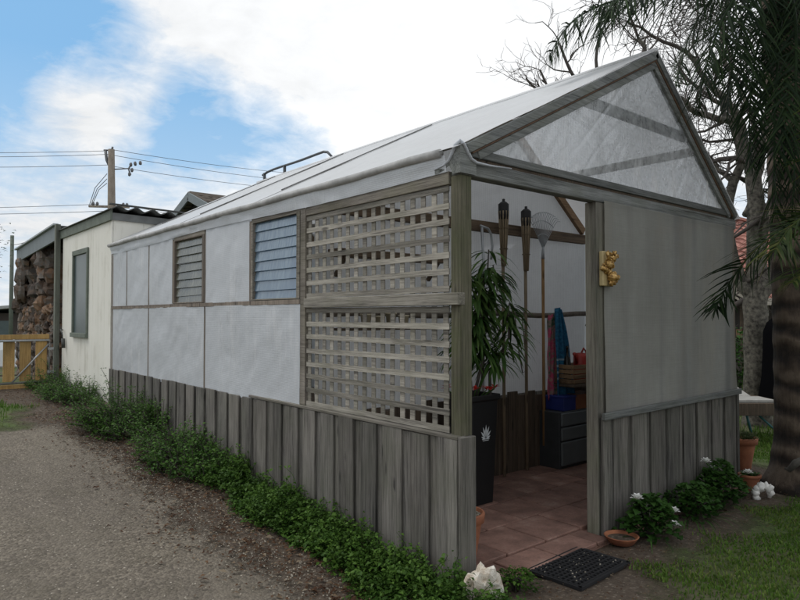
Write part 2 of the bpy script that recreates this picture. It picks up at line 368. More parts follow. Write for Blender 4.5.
# ------------------------------------------------------------------ setting
def axis_list(dense, far):
    return sorted(set([round(-f, 3) for f in far] + dense + far))
def ground_obj(name, xs, ys, mat, dz, cov=None, extra=0.0):
    nx = len(xs); vs, rr = [], []
    for y in ys:
        for x in xs:
            vs.append((x, y, gz(x, y) + dz + .012 * noise.noise(Vector((x * 1.3, y * 1.3, 0)))))
            rr.append(cov(x, y) if cov else 1.0)
    fs = [(j * nx + i, j * nx + i + 1, (j + 1) * nx + i + 1, (j + 1) * nx + i) for j in range(len(ys) - 1) for i in range(nx - 1)]
    if cov: fs = [f for f in fs if max(rr[i] for i in f) > -.25]
    me = bpy.data.meshes.new(name); me.from_pydata(vs, [], fs); me.polygons.foreach_set('use_smooth', [True] * len(fs))
    a = me.attributes.new('cov', 'FLOAT', 'POINT'); a.data.foreach_set('value', rr)
    me.materials.append(mat); o = bpy.data.objects.new(name, me); COL.objects.link(o); o['kind'] = 'structure'; return o
fr = lambda a, b, s: [round(a + i * s, 3) for i in range(int(round((b - a) / s)) + 1)]
base = [-400, -150, -60, -30, -15] + fr(-8, 20, .25) + [24, 30, 45, 80, 150, 400]
ground_obj('ground', base, base, M['soil'], 0)
def sd(x, a, b): return max(-1, min(1, (x - a) / (b - a)))
def edge_noise(x, y): return .22 * noise.noise(Vector((x * .9, y * .9, 4))) + .1 * noise.noise(Vector((x * 3, y * 3, 9)))
def cov_gravel(x, y):
    e = edge_noise(x, y)
    d = (-.78 - x) + e                        # distance inside the wall-side edge
    d2 = (5.9 - y) + 2 * e
    return .5 + 1.6 * min(d, d2 * .6)
def cov_lawn_r(x, y):
    e = edge_noise(x, y)
    lim = -.62 + .12 * (x - 2) if x > 1.2 else -.55 - .5 * (1.2 - x)
    d = lim - y + e
    if x > 4.3: d = max(d, (x - 4.7) + e)
    return .5 + 1.8 * min(d, (x - .15) + e)
def cov_lawn_l(x, y):
    e = edge_noise(x, y)
    d = min(-1.05 - x - .12 * abs(y - 7), y - 5.75) + e
    if y > 10.2: d = y - 10.2 + e
    return .5 + 1.8 * min(d, 60)
ground_obj('gravel_drive', fr(-9, 0, .1), fr(-6, 8, .1), M['gravel'], .004, cov_gravel)
ground_obj('lawn', fr(0, 7, .1) + fr(7.5, 30, .5), fr(-6, 2, .1) + fr(2.5, 30, .5), M['turf'], .005, cov_lawn_r)
ground_obj('grass_verge', fr(-30, -6.5, .5) + fr(-6, 0, .1) + fr(.5, 12, .5), fr(5, 11, .1) + fr(11.5, 40, .5), M['turf'], .006, cov_lawn_l)

def scatter_grass(name, n, xr, yr, covf, hmin, hmax, kind='stuff'):
    g = MB()
    k = 0
    while k < n:
        x, y = rng.uniform(*xr), rng.uniform(*yr); k += 1
        c = covf(x, y) + .9 * noise.noise(Vector((x * 2.2, y * 2.2, 1)))
        if c < .48 + .55 * rng.random(): continue
        p = Vector((x, y, gz(x, y) + .004)); a = rng.uniform(0, 6.28); h = rng.uniform(hmin, hmax); w = rng.uniform(.003, .006)
        lean = Vector((math.cos(a), math.sin(a), 0)) * (h * rng.uniform(.15, .9)); s = Vector((-math.sin(a), math.cos(a), 0)) * w
        g.rnd(min(1, max(0, .45 + .5 * noise.noise(Vector((x, y, 7))) + rng.uniform(-.3, .35))))
        m = p + lean * .4 + Vector((0, 0, h * .65))
        g.add([p - s, p + s, m + s * .8, m - s * .8, p + lean + Vector((0, 0, h))], [(0, 1, 2, 3), (3, 2, 4)])
    return g.build(name, M['grass'], kind=kind)
scatter_grass('lawn_grass', 90000, (.15, 6.5), (-2.2, .8), cov_lawn_r, .010, .032)
scatter_grass('lawn_grass', 26000, (4.4, 14), (.2, 6), cov_lawn_r, .04, .09)
scatter_grass('lawn_grass', 22000, (6.3, 18), (-5, .4), cov_lawn_r, .04, .09)
scatter_grass('verge_grass', 16000, (-4, -.6), (5.5, 10.5), cov_lawn_l, .03, .07)

# dry leaf litter and shell grit along the wall
lt = MB()
for _ in range(9000):
    y = rng.uniform(-.9, 6.5) if rng.random() < .85 else rng.uniform(6.5, 9.5); x = -.62 + rng.gauss(0, .24) + edge_noise(0, y)
    if x > -.03: continue
    s = rng.uniform(.006, .02) * (1.6 if rng.random() < .1 else 1); a = rng.uniform(0, 6.28)
    lt.rnd(rng.random() ** 1.3); lt.leaf((x, y, gz(x, y) + .012 + rng.uniform(0, .012)), (math.cos(a), math.sin(a), rng.uniform(-.2, .35)), s * 2, s, (rng.uniform(-.4, .4), rng.uniform(-.4, .4), 1), .1)
for _ in range(1500):
    x, y = rng.uniform(.2, 4), -.3 + rng.gauss(0, .25)
    s = rng.uniform(.005, .014); a = rng.uniform(0, 6.28)
    if y > -.06: continue
    lt.rnd(rng.random()); lt.leaf((x, y, gz(x, y) + .014), (math.cos(a), math.sin(a), .1), s * 2, s, (0, 0, 1), .1)
lt.build('leaf_litter', M['litter'], kind='stuff')
gp = MB()
for _ in range(3800):
    y = rng.uniform(-2.2, 4.5); x = rng.uniform(-3.2, -.5)
    if rng.random() < .45: y = rng.uniform(-.6, 5); x = -.7 + rng.gauss(0, .14)
    s = rng.uniform(.003, .0075); p = Vector((x, y, gz(x, y) + .012)); a = rng.uniform(0, 6.28); gp.rnd()
    c, q = math.cos(a) * s, math.sin(a) * s
    gp.add([p + Vector((c, q, 0)), p + Vector((-q * .8, c * .8, 0)), p + Vector((-c, -q, 0)), p + Vector((q, -c, 0)), p + Vector((0, 0, s * .8))], [(0, 1, 4), (1, 2, 4), (2, 3, 4), (3, 0, 4)], True)
gp.build('loose_gravel', M['pebble'], kind='stuff')

# ------------------------------------------------------------------ greenhouse
GH = thing('greenhouse', 'timber greenhouse with white plastic sheeting, lattice bay and grey palings below', 'greenhouse')
W_, L_ = 3.78, 6.80
AX, AZ, EZ = 2.26, 3.76, 2.60           # ridge x, ridge z, eave z
def palings(mb, fixed, lo, hi, ztop, zbot, along, out, pitch=.255, wid=.19):
    """board-on-board palings along axis `along`; `out` is the outward sign"""
    a = lo; k = 0
    while a < hi - .03:
        w = wid * rng.uniform(.88, 1.08); b = min(a + w, hi); c = min(a + pitch + .03, hi)
        z1 = ztop + rng.uniform(-.006, .004)
        for (p0, p1, d0, d1, zz) in ((a, b, .019, .037, z1), (b - .03, c, .0, .0175, z1 - .004)):
            if p1 - p0 < .02: continue
            tl = rng.uniform(-.003, .003)
            f0, f1 = sorted((fixed + out * (d0 + tl * (d0 > 0)), fixed + out * (d1 + tl)))
            zb = zbot(0.5 * (p0 + p1))
            if along == 1: mb.box(f0, f1, p0, p1, zb, zz)
            else: mb.box(p0, p1, f0, f1, zb, zz)
        a += pitch * rng.uniform(.96, 1.04)
pw = MB(); palings(pw, 0, .0, 6.77, .876, lambda y: gz(0, y) - .05, 1, -1)
pw.build('paling_wall', M['paling'], GH, .003, label='grey board palings along the long wall beside the drive')
pf = MB(); palings(pf, 0, 1.56, 3.74, .868, lambda x: -.12, 0, -1, .268, .20)
pf.box(1.432, 1.552, -.037, -.002, -.05, .858)
pf.build('paling_wall', M['paling'], GH, .003, label='grey board palings under the front screen')
cb = MB().box(-.034, .086, -.037, -.003, -.05, .894)
cb.build('corner_board', M['paling'], GH, .003)
pr_ = MB(); palings(pr_, W_, .04, 6.77, .876, lambda y: gz(0, y) - .05, 1, 1)
pr_.build('paling_wall', M['paling'], GH, .003, label='palings of the far long wall')
MB().box(.0, .094, .0, .086, -.02, 2.44).build('corner_post', M['post'], GH, .004, label='square post stained green with moss')
MB().box(1.415, 1.545, .002, .10, -.02, 2.44).build('door_post', M['door_post'], GH, .004, label='greyish door post')
for x_, y_ in ((3.69, .004), (0.004, 6.70), (3.69, 6.70)):
    MB().box(x_, x_ + .086, y_, y_ + .09, 0, 2.44).build('post', M['stud'], GH, .003)
MB().box(-.04, .03, -.005, 2.6, .8765, .897).build('cap_rail', M['rail_y'], GH, .003)
# lower front sill board of the screen (tilts slightly)
MB().beam((1.40, -.052, .872), (3.735, -.052, .885), .028, .05).build('sill_board', M['rail_x'], GH, .003)
# studs and rails of the long wall
for y_, w_, z0_ in ((1.705, .075, .90), (2.625, .03, 1.74), (3.612, .03, .87), (4.485, .03, 1.74), (5.265, .03, .87), (6.105, .026, 1.74)):
    MB().box(-.012, .05, y_, y_ + w_, z0_, 2.455).build('stud', M['rail_y'] if w_ > .05 else M['stud'], GH, .002)
MB().box(-.014, .04, 1.783, 6.76, 1.695, 1.735).build('mid_rail', M['stud'], GH, .003, label='thin dark rail between upper and lower sheets')
mr = MB(); mr.box(-.03, .03, -.004, 1.70, 1.665, 1.738); mr.build('mid_rail', M['lath'], GH, .003, label='wide lichen-grey rail across the lattice')
for b_ in ((-.012, .04, .09, 1.70, 2.392, 2.470), (-.010, .04, 1.785, 2.62, 2.44, 2.50), (-.010, .04, 3.645, 4.48, 2.44, 2.50)): MB().box(*b_).build('top_rail', M['rail_y'], GH, .003)
# lattice
def lattice(z0, z1):
    mb = MB(); y0, y1 = .098, 1.70; p = .1045
    k = int((y1 - y0) / p)
    for i in range(k + 1):
        y = y0 + .035 + i * (y1 - y0 - .07) / k; dy = rng.uniform(-.004, .004)
        mb.beam((.0085, y + dy, z0), (.0085, y - dy, z1), .007, .042, (0, 1, 0))
    n = int(round((z1 - z0) / p))
    for j in range(n + 1):
        z = z0 + .019 + j * (z1 - z0 - .038) / n; dz = rng.uniform(-.005, .005)
        pts = [(0.001, y0 + (y1 - y0) * q / 6, z + dz * (1 - q / 3) + rng.uniform(-.0015, .0015)) for q in range(7)]
        mb.rnd()
        for q in range(6): mb.beam(pts[q], pts[q + 1], .007, .037, (0, 0, 1), False)
    return mb
lattice(1.742, 2.388).build('lattice_panel', M['lath'], GH, label='upper lattice panel')
lattice(.900, 1.660).build('lattice_panel', M['lath'], GH, label='lower lattice panel')
# wrinkled wall sheets (long wall)
def wr(p, k=1.0):
    return k * (.010 * noise.noise(p * 2.1) + .006 * noise.noise(Vector((p.x, p.y * 3 + p.z * 2.2, p.z * 1.4)) * 2.6) + .003 * noise.noise(p * 11))
def wall_sheet(y0, y1, z0, z1, sag=0.0, x=-.004, k=1.0):
    def fn(u, v):
        y = y0 + (y1 - y0) * u; z = z0 + (z1 - z0) * v - (1 - v) * sag * math.sin(math.pi * u)
        p = Vector((x, y, z)); ed = min(1, 6 * min(u, 1 - u) + .15)
        return (x + wr(p + Vector((0, y0 * 7, 0)), k) * ed - .006, y, z)
    return MB().sheet(fn, max(8, int((y1 - y0) * 22)), 20)
for (a, b, z0, z1, lab) in ((1.785, 3.61, .868, 1.70, 'lower white sheet beside the lattice'), (3.645, 5.262, .85, 1.70, 'lower white sheet under the old louvre'), (5.298, 6.70, .85, 1.70, 'lower white sheet at the shed end'),
                            (2.658, 3.61, 1.73, 2.50, 'upper white sheet between the louvre windows'), (4.517, 5.262, 1.73, 2.50, 'upper white sheet with pulled creases'), (5.298, 6.102, 1.73, 2.50, 'upper white sheet second from the shed'), (6.135, 6.70, 1.73, 2.50, 'narrow upper white sheet at the shed end')):
    wall_sheet(a, b, z0, z1, .012 if z0 < 1 else 0, k=1.6).build('wall_sheet', M['wallsheet'], GH, label=lab)
# white flap under the eave, eave roll
MB().sheet(lambda u, v: (-.020 - .012 * noise.noise(Vector((u * 30, v * 2, 1))) - .015 * v, .10 + 6.68 * u, 2.466 + .10 * v - .012 * math.sin(u * 9) * (1 - v)), 140, 4).build('eave_flap', M['wallsheet'], GH)
MB().tube([(-.040, .13 + 6.68 * i / 24, EZ - .018 + .004 * math.sin(i * 1.3)) for i in range(25)], [.026 + .002 * math.sin(i * 2.1) for i in range(25)], 10).build('eave_roll', plain('grey_eave_roll', (.52, .52, .51, 1), .8, 0, .45, 9), GH)
# roof
def roofz(x): return EZ + (AZ - EZ) * x / AX if x < AX else AZ - (AZ - 2.56) * (x - AX) / (W_ - AX)
def roof_sheet(xa, xb, y0, y1, lift=0):
    def fn(u, v):
        x = xa + (xb - xa) * u; y = y0 + (y1 - y0) * v
        sag = -.018 * math.sin(math.pi * (y % 1.7) / 1.7) * math.sin(math.pi * u)
        return (x, y, roofz(x) + .022 + lift + sag + .006 * noise.noise(Vector((x * 2, y * 5, 0))))
    return MB().sheet(fn, 30, 60)
rs = MB()
for i, (a, b) in enumerate(((-.035, 2.53), (2.50, 4.35), (4.32, 6.17), (6.14, 6.84))):
    def fn(u, v, a=a, b=b, i=i):
        x = -.06 + (AX + .01 + .06) * u; y = a + (b - a) * v
        sag = -.016 * math.sin(math.pi * v) * math.sin(math.pi * u)
        return (x, y, roofz(x) + .022 + (.004 * (1 - v) if i else 0) + sag + .005 * noise.noise(Vector((x * 2, y * 4, i * 9))))
    rs.sheet(fn, 34, 30)
rs.build('roof_sheet', M['roofsheet'], GH, label='white roof sheets of the slope above the drive')
roof_sheet(AX, W_ + .05, -.035, 6.84).build('roof_sheet', M['roofsheet'], GH, label='white roof sheet of the steeper slope')
seam_m = plain('seam_batten', (.17, .17, .17, 1), .7)
for y_, u0, u1 in ((2.50, .10, .93), (4.32, .10, .97), (6.14, .2, .97)):
    pts = [(AX * u, y_ + .012 * noise.noise(Vector((u * 4, y_, 0))), roofz(AX * u) + .034) for u in [u0 + (u1 - u0) * q / 10 for q in range(11)]]
    MB().tube(pts, .006, 6).build('roof_seam', seam_m, GH)
MB().tube([(AX, -.03 + 6.86 * i / 20, AZ + .012) for i in range(21)], .03, 8).build('ridge_roll', M['roofsheet'], GH)
# front gable timbers
def rafter_boards(y0, name, mat, offs, th, x0=.02, x1=3.76):
    mb = MB()
    for (xa, xb) in ((x0, AX), (AX, x1)):
        a, b = Vector((xa, y0, roofz(xa))), Vector((xb, y0, roofz(xb))); up = Vector((-(b - a).z, 0, (b - a).x)).normalized()
        mb.beam(a + up * offs, b + up * offs, .045, th, up)
    return mb.build(name, mat, GH, .003)
rafter_boards(-.014, 'barge_board', M['rail_x'], -.022, .058)
rafter_boards(-.004, 'barge_trim', plain('rusty_trim', (.20, .12, .075, 1), .8, 0, .4), -.058, .012, .05, 3.73)
rafter_boards(.004, 'rafter', M['rail_x'], -.092, .05, .10, 3.70)
MB().box(.03, 3.80, -.012, .034, 2.553, 2.606).build('gable_plate', M['rail_x'], GH, .003, label='plastic-wrapped plate under the gable film')
hb = MB(); hb.box(.0, 3.79, -.006, .08, 2.440, 2.532); hb.build('door_header', M['rail_x'], GH, .004, label='grey beam over the doorway and screen')
MB().box(.03, 3.78, .0, .03, 2.533, 2.552).build('beam_gap', M['dark_wood'], GH)
# corner board peak with its plastic fold
pk = MB(); pk.rnd()
prof = [(-.20, 2.495), (-.12, 2.508), (-.075, 2.53), (-.045, 2.57), (-.02, 2.612), (0, 2.63), (.025, 2.612), (.055, 2.57), (.085, 2.535), (.13, 2.52), (.24, 2.52), (.45, 2.532)]
vs = []
for s_, z in [q_ for q_ in prof if q_[0] < .14]:
    p = Vector((-.022, -s_, z)) if s_ < 0 else Vector((s_ - .015, -.018, z))
    if s_ == 0: p = Vector((-.022, -.018, z))
    vs += [p, Vector((p.x, p.y, 2.445 if s_ > -.05 else z - .03))]
pk.add(vs, [(2 * i, 2 * i + 1, 2 * i + 3, 2 * i + 2) for i in range(len(vs) // 2 - 1)])
pk.build('corner_peak', M['rail_x'], GH)
MB().tube([Vector((-.026, -s_, z)) if s_ < 0 else (Vector((-.026, -.022, z)) if s_ == 0 else Vector((s_ - .015, -.022, z))) for s_, z in prof], [.004, .007, .009, .011, .011, .011, .011, .011, .010, .009, .006, .003], 6).build('plastic_fold', M['wallsheet'], GH)
# gable film + collar tie + wrinkles
gf = MB()
def gfn(u, v):
    x = .06 + (3.70 - .06) * u; top = roofz(x) - .06; z = 2.60 + max(0.0, top - 2.60) * v
    p = Vector((x, 0, z)); q = Vector((x * 1.1 - z * .9, 0, z * .35 + x * .25))
    cr1 = abs(noise.noise(Vector(((x * .85 - z * .75) * 5.5, 1, (x + z) * .5)))); cr2 = abs(noise.noise(Vector(((x * .5 + z * .9) * 6.5, 7, (x - z) * .6))))
    return (x, .002 + .010 * noise.noise(p * 2) + .030 * max(0, .16 - cr1) + .022 * max(0, .14 - cr2) + .003 * noise.noise(q * 13), z)
gf.sheet(gfn, 200, 90); gf.build('gable_film', M['gable'], GH, label='clear creased plastic film closing the front gable')
MB().beam((1.25, .06, 3.19), (2.92, .06, 3.19), .04, .075).build('collar_tie', M['rail_x'], GH)
for x_ in (3.03, .8, 1.6):
    MB().beam((x_, .05, roofz(x_) - .07), (x_, 6.75, roofz(x_) - .07), .045, .07).build('purlin', M['rail_y'], GH)
for y_ in (3.3, 5.0, 6.72):
    rafter_boards(y_, 'rafter', M['dark_beam'], -.055, .09, .05, 3.72)
# front screen (grimy shade cloth)
def scf(u, v):
    x = 1.485 + (3.70 + .06 * (1 - v) ** 3 - .02 * math.sin(math.pi * v) - 1.485) * u; z = .885 + (2.452 - .885) * v
    p = Vector((x, 0, z)); return (x, -.016 + .010 * noise.noise(p * 1.6) + .003 * noise.noise(Vector((x * 3, 1, z * 12))), z)
MB().sheet(scf, 50, 40).build('front_screen', M['screen'], GH, label='grimy grey woven screen beside the doorway')
# far long wall and end wall sheets
MB().sheet(lambda u, v: (W_ - .02, .05 + 6.7 * u, .87 + 1.6 * v), 8, 4).build('wall_sheet', M['wallsheet'], GH, label='white sheet of the far long wall')
MB().sheet(lambda u, v: (.05 + 3.68 * u, 6.795, .3 + max(.1, roofz(.05 + 3.68 * u) - .35) * v), 30, 6).build('end_sheet', M['wallsheet'], GH)
# inner partition
MB().box(.09, 3.68, 1.60, 1.65, 2.425, 2.53).build('partition_beam', M['dark_beam'], GH, .004)
MB().tube([(.09 + 3.59 * i / 16, 1.585 + .008 * math.sin(i * 1.7), 1.615 + .012 * math.sin(i * .9)) for i in range(17)], .028, 7).build('partition_rail', M['stud'], GH)
MB().sheet(lambda u, v: (.05 + 3.68 * u, 1.66 + wr(Vector((3.68 * u, 5, 2 * v)), 1.2), .80 + (roofz(.05 + 3.68 * u) - .83) * v), 60, 40).build('partition_sheet', M['inside_sheet'], GH)
rafter_boards(1.62, 'partition_rafter', wood('brown_rafter', (.16, .09, .045, 1), (.34, .22, .13, 1), 0), -.075, .085, .06, 3.70)
pb = MB(); a_ = .1
while a_ < 3.70:
    w_ = rng.uniform(.11, .15); pb.box(a_, min(a_ + w_, 3.72), 1.585, 1.60 + rng.uniform(0, .012), .02, .82 + rng.uniform(-.05, .03)); a_ += w_ + .006
pb.build('partition_palings', M['dark_wood'], GH, .003)
# louvre windows
def louvre(y0, y1, z0, z1, nb, bmat, fmat, lab, irregular):
    fr_ = MB(); fr_.box(-.016, .035, y0, y0 + .05, z0, z1); fr_.box(-.016, .035, y1 - .035, y1, z0, z1)
    w = bpy.data.objects.new('louvre_window', None); COL.objects.link(w); w.parent = GH; w['label'] = lab; WORLD[w.name] = Vector(); fr_.box(-.0155, .03, y0 + .05, y1 - .035, z1 - .012, z1); fr_.box(-.0155, .03, y0 + .05, y1 - .035, z0, z0 + .012)
    fr_.build('frame', fmat, w, .002)
    bl = MB(); p = (z1 - z0) / nb
    for i in range(nb):
        zc = z0 + p * (i + .5); ti = R_(10 + (rng.uniform(-3, 5) if irregular else rng.uniform(-1, 1)))
        d = Vector((-math.sin(ti), 0, -math.cos(ti))); h = p * .545
        c = Vector((.012, 0, zc)); a = c + Vector((0, y0 + .055, 0)); b = c + Vector((0, y1 - .04, rng.uniform(-.004, .004) * (2 if irregular else .5)))
        bl.beam(a, b, .005, 2 * h, d)
    bl.build('glass_blades', bmat, w)
def blade(name, col, dirt, damt, tr):
    t = NT(name); co = t.coord(); n = t.noise(t.mapping(co, (1, 14, 3)), 2, 4, .6); n3 = t.noise(co, 2.5, 3)
    c = t.mix(t.mr(n, .35, .7, 0, damt), col, dirt); c = t.mix(t.mr(n3, .45, .65, 0, damt), c, dirt)
    x = t.math('MULTIPLY', t.rnd(), .3)
    s = t.mixs(.25, t.sh('ShaderNodeBsdfDiffuse', c), t.sh('ShaderNodeBsdfTranslucent', c))
    s = t.mixs(tr, s, t.sh('ShaderNodeBsdfTransparent', (.7, .85, .95, 1)))
    fr = t.n('ShaderNodeLayerWeight'); fr.inputs[0].default_value = .5
    s = t.mixs(t.math('ADD', t.math('MULTIPLY', fr.outputs['Fresnel'], .16), .02), s, t.sh('ShaderNodeBsdfGlossy', (.85, .92, 1, 1), t.bump(n, .4, .008), Roughness=.2))
    return t.done(s)
louvre(1.785, 2.62, 1.737, 2.44, 8, blade('blue_louvre_glass', (.24, .33, .39, 1), (.10, .17, .26, 1), .8, .22), M['rail_y'], 'louvre window with pale blue glass blades', False)
louvre(3.645, 4.482, 1.737, 2.44, 8, blade('murky_louvre_glass', (.25, .24, .18, 1), (.10, .10, .065, 1), .85, .16), M['stud'], 'murky brown-grey louvre window with crooked blades', True)

# paved floor
bs = MB(); bs.box(-.0, 3.7, -.09, 1.58, -.05, .006, False)
for (ya, yb, st) in ((-.10, .135, .0), (.15, .545, -.25), (.557, .95, .0), (.962, 1.355, -.22), (1.367, 1.578, .05)):
    a = .02 + st
    while a < 3.6:
        b = a + .41
        lo = max(a, .10 if ya < 0 else .06); hi = min(b, 1.40 if ya < .1 else 3.68)
        if hi - lo > .05:
            dz = rng.uniform(-.003, .003) + (-.012 if ya < 0 else 0)
            bs.box(lo, hi - .012, ya + rng.uniform(-.004, .004), yb, .0, .036 + dz)
        a = b
o = bs.build('paved_floor', M['paver'], bevel=.005); o['kind'] = 'structure'

# metal rail on the roof
rl = MB()
pts = [(2.36, 6.86, 3.92), (2.36, 6.7, 3.945)] + [(2.36, 6.7 - 1.65 * i / 8, 3.95 + .004 * math.sin(i)) for i in range(1, 9)] + [(2.36, 4.95, 3.93), (2.38, 4.88, 3.86), (2.40, 4.84, 3.70)]
rl.tube(pts, .019, 8)
ro = thing('roof_handrail', 'dark bent metal handrail along the white roof ridge', 'handrail', (2.36, 5.9, 3.7))
rl.build('rail_bar', M['brass_rail'], ro)
for y_ in (6.8, 6.15): MB().beam((2.36, y_, 3.72), (2.36, y_, 3.945), .035, .035, (0, 1, 0)).build('upright', M['brass_rail'], ro)

# ------------------------------------------------------------------ things in and around the doorway
def pot(name, label, c, r, h, mat, cat='pot', group=None, fill=None, fillname='soil'):
    prof = [(r * .62, 0), (r * .66, .01), (r * .90, h * .78), (r * .905, h * .79), (r * 1.02, h * .80), (r * 1.05, h * .97), (r * 1.02, h), (r * .92, h), (r * .90, h * .9), (r * .5, h * .86), (0.001, h * .86)]
    o = thing(name, label, cat, c, group)
    MB().lathe([(0.001, 0)] + prof, c).build('pot_body', mat, o)
    return o
p_ = pot('terracotta_pot', 'terracotta pot of pale pebbles inside the doorway by the mossy post', (.305, .30, .034), .145, .30, M['terracotta'])
pe = MB()
for _ in range(90):
    a, q = rng.uniform(0, 6.28), .122 * math.sqrt(rng.random()); pe.rnd(); pe.blob((.305 + q * math.cos(a), .30 + q * math.sin(a), .034 + .272 + rng.uniform(0, .012)), rng.uniform(.009, .016), .2, 1.5, 1, (1, 1, .7))
pe.build('pebbles', M['pebble'], p_)
# black planter with emblem, tall long-leaved plant
pc = Vector((1.27, 1.12, .036)); pl = thing('black_planter', 'tall square black planter with a white leaf emblem', 'planter', pc)
mb = MB(); hw = [(.125, 0), (.155, .86), (.170, .865), (.172, .91), (.158, .912), (.150, .86), (.0, .855)]
vs, fs = [], []
for h_, z in hw: vs += [pc + Vector((sx * h_, sy * h_, z)) for sx, sy in ((-1, -1), (1, -1), (1, 1), (-1, 1))]
for i in range(len(hw) - 1): fs += [(4 * i + j, 4 * i + (j + 1) % 4, 4 * i + 4 + (j + 1) % 4, 4 * i + 4 + j) for j in range(4)]
mb.add(vs, fs + [(3, 2, 1, 0)]); mb.build('planter_body', M['black'], pl, .006)
em = MB()
ec = pc + Vector((.012, 0, .56))
def emb(dx, dz): 
    z = ec.z + dz; return Vector((ec.x + dx, pc.y - (.125 + .03 * (z - pc.z) / .86) - .0025, z))
for ang, L, in ((0, .105), (22, .10), (-22, .10), (45, .085), (-45, .085), (68, .06), (-68, .06)):
    a = R_(ang); s0 = Vector((math.sin(a), math.cos(a))); k = Vector((s0.y, -s0.x)); b0 = (.0, abs(ang) * -.0002)
    P = lambda q, w: emb(b0[0] + s0.x * q + k.x * w, b0[1] + s0.y * q + k.y * w)
    em.add([P(.004, 0), P(L * .55, -.010), P(L, 0), P(L * .55, .010)], [(0, 1, 2, 3)])
for dz, w in ((-.014, .045), (-.026, .036)): em.add([emb(-w, dz - .003), emb(w, dz - .003), emb(w, dz + .003), emb(-w, dz + .003)], [(0, 1, 2, 3)])
em.build('leaf_emblem', plain('emblem_white', (.62, .66, .68, 1), .5, 0, .05), pl)
# plant
pt = thing('indoor_plant', 'tall plant with long drooping dark leaves in the black planter', 'plant', pc + Vector((0, 0, .89)))
st = MB(); lf = MB()
for k, (dx, dy, top) in enumerate(((.17, .0, 2.14), (.36, .05, 2.02), (.02, .05, 1.96), (.46, -.05, 1.68))):
    b = pc + Vector((dx * .3, dy, .87)); e = pc + Vector((dx, dy * 1.5, top))
    pts = [b.lerp(e, i / 8) + Vector((.03 * math.sin(i + k), .03 * math.cos(i * 1.3 + k), 0)) for i in range(9)]
    st.tube(pts, [.016 - .0012 * i for i in range(9)], 6)
    for i in range(150 if k < 3 else 110):
        q = .32 + .68 * rng.random(); j = q * 8; p = pts[min(7, int(j))].lerp(pts[min(8, int(j) + 1)], j % 1)
        a = rng.uniform(0, 6.28); L = rng.uniform(.20, .36); el = rng.uniform(-.2, .7)
        d = Vector((math.cos(a), math.sin(a), el)).normalized(); w = rng.uniform(.024, .038); lf.rnd()
        q0 = p; dd = d.copy(); kk = d.cross(Vector((0, 0, 1))).normalized(); vv = [q0 - kk * .002, q0 + kk * .002]
        for m_ in range(1, 6):
            dd = (dd + Vector((0, 0, -.32))).normalized(); q0 = q0 + dd * (L / 5); ww = w * .5 * (math.sin(math.pi * min(1, (m_ + .6) / 5.6)) + .05)
            vv += [q0 - kk * ww, q0 + kk * ww]
        lf.add(vv, [(2 * m_, 2 * m_ + 1, 2 * m_ + 3, 2 * m_ + 2) for m_ in range(5)], True)
st.build('stem', M['twig'], pt); lf.build('leaves', M['leaf_indoor'], pt)
rp = thing('red_flowers', 'bright red flowers spreading at the rim of the black planter', 'flowers', pc + Vector((-.05, 0, .9)))
mb = MB(); gl = MB()
for cx, cy, cz in ((.03, -.14, 1.0), (.10, -.12, .99), (.17, -.1, 1.0), (.23, -.05, .985), (-.22, -.1, 1.0), (-.30, .0, 1.02), (-.1, -.14, 1.01)):
    c = pc + Vector((cx, cy, cz - .05)); gl.tube([pc + Vector((cx * .4, cy * .4, .86)), c], .004, 5)
    for i in range(9):
        a = i * .7 + rng.random(); mb.rnd(); mb.leaf(c, (math.cos(a), math.sin(a), rng.uniform(.1, .9)), rng.uniform(.05, .08), .022, (0, 0, 1), .1)
mb.build('petals', M['red_petal'], rp); gl.build('stalk', M['leaf_indoor'], rp)

# bamboo torches
def torch(x, y, ztop, label):
    o = thing('bamboo_torch', label, 'torch', (x, y, .04), 'bamboo torches leaning on the partition')
    MB().tube([(x, y, .04), (x, y + .01, ztop - .62)], .016, 8).build('pole', M['cane'], o)
    c = MB()
    for i in range(10):
        a = i * .628; c.rnd()
        c.tube([(x + .018 * math.cos(a), y + .018 * math.sin(a), ztop - .66), (x + .034 * math.cos(a), y + .034 * math.sin(a), ztop - .34), (x + .046 * math.cos(a), y + .046 * math.sin(a), ztop - .12)], .0095, 5)
    for z in (ztop - .5, ztop - .3): c.lathe([(.036 + .03 * (z - ztop + .5), z), (.044 + .03 * (z - ztop + .5), z + .012)], (x, y, 0), 12)
    c.build('woven_cane', M['cane'], o)
    MB().lathe([(.001, ztop - .20), (.048, ztop - .20), (.052, ztop - .16), (.052, ztop - .05), (.045, ztop - .045), (.03, ztop - .03), (.014, ztop - .022), (.014, ztop), (.001, ztop + .004)], (x, y, 0), 16).build('oil_can', M['black'], o)
torch(2.13, 1.50, 2.75, 'bamboo garden torch with black oil can, nearer the mossy corner post')
torch(2.50, 1.52, 2.72, 'bamboo garden torch with black oil can, next to the wire rake')
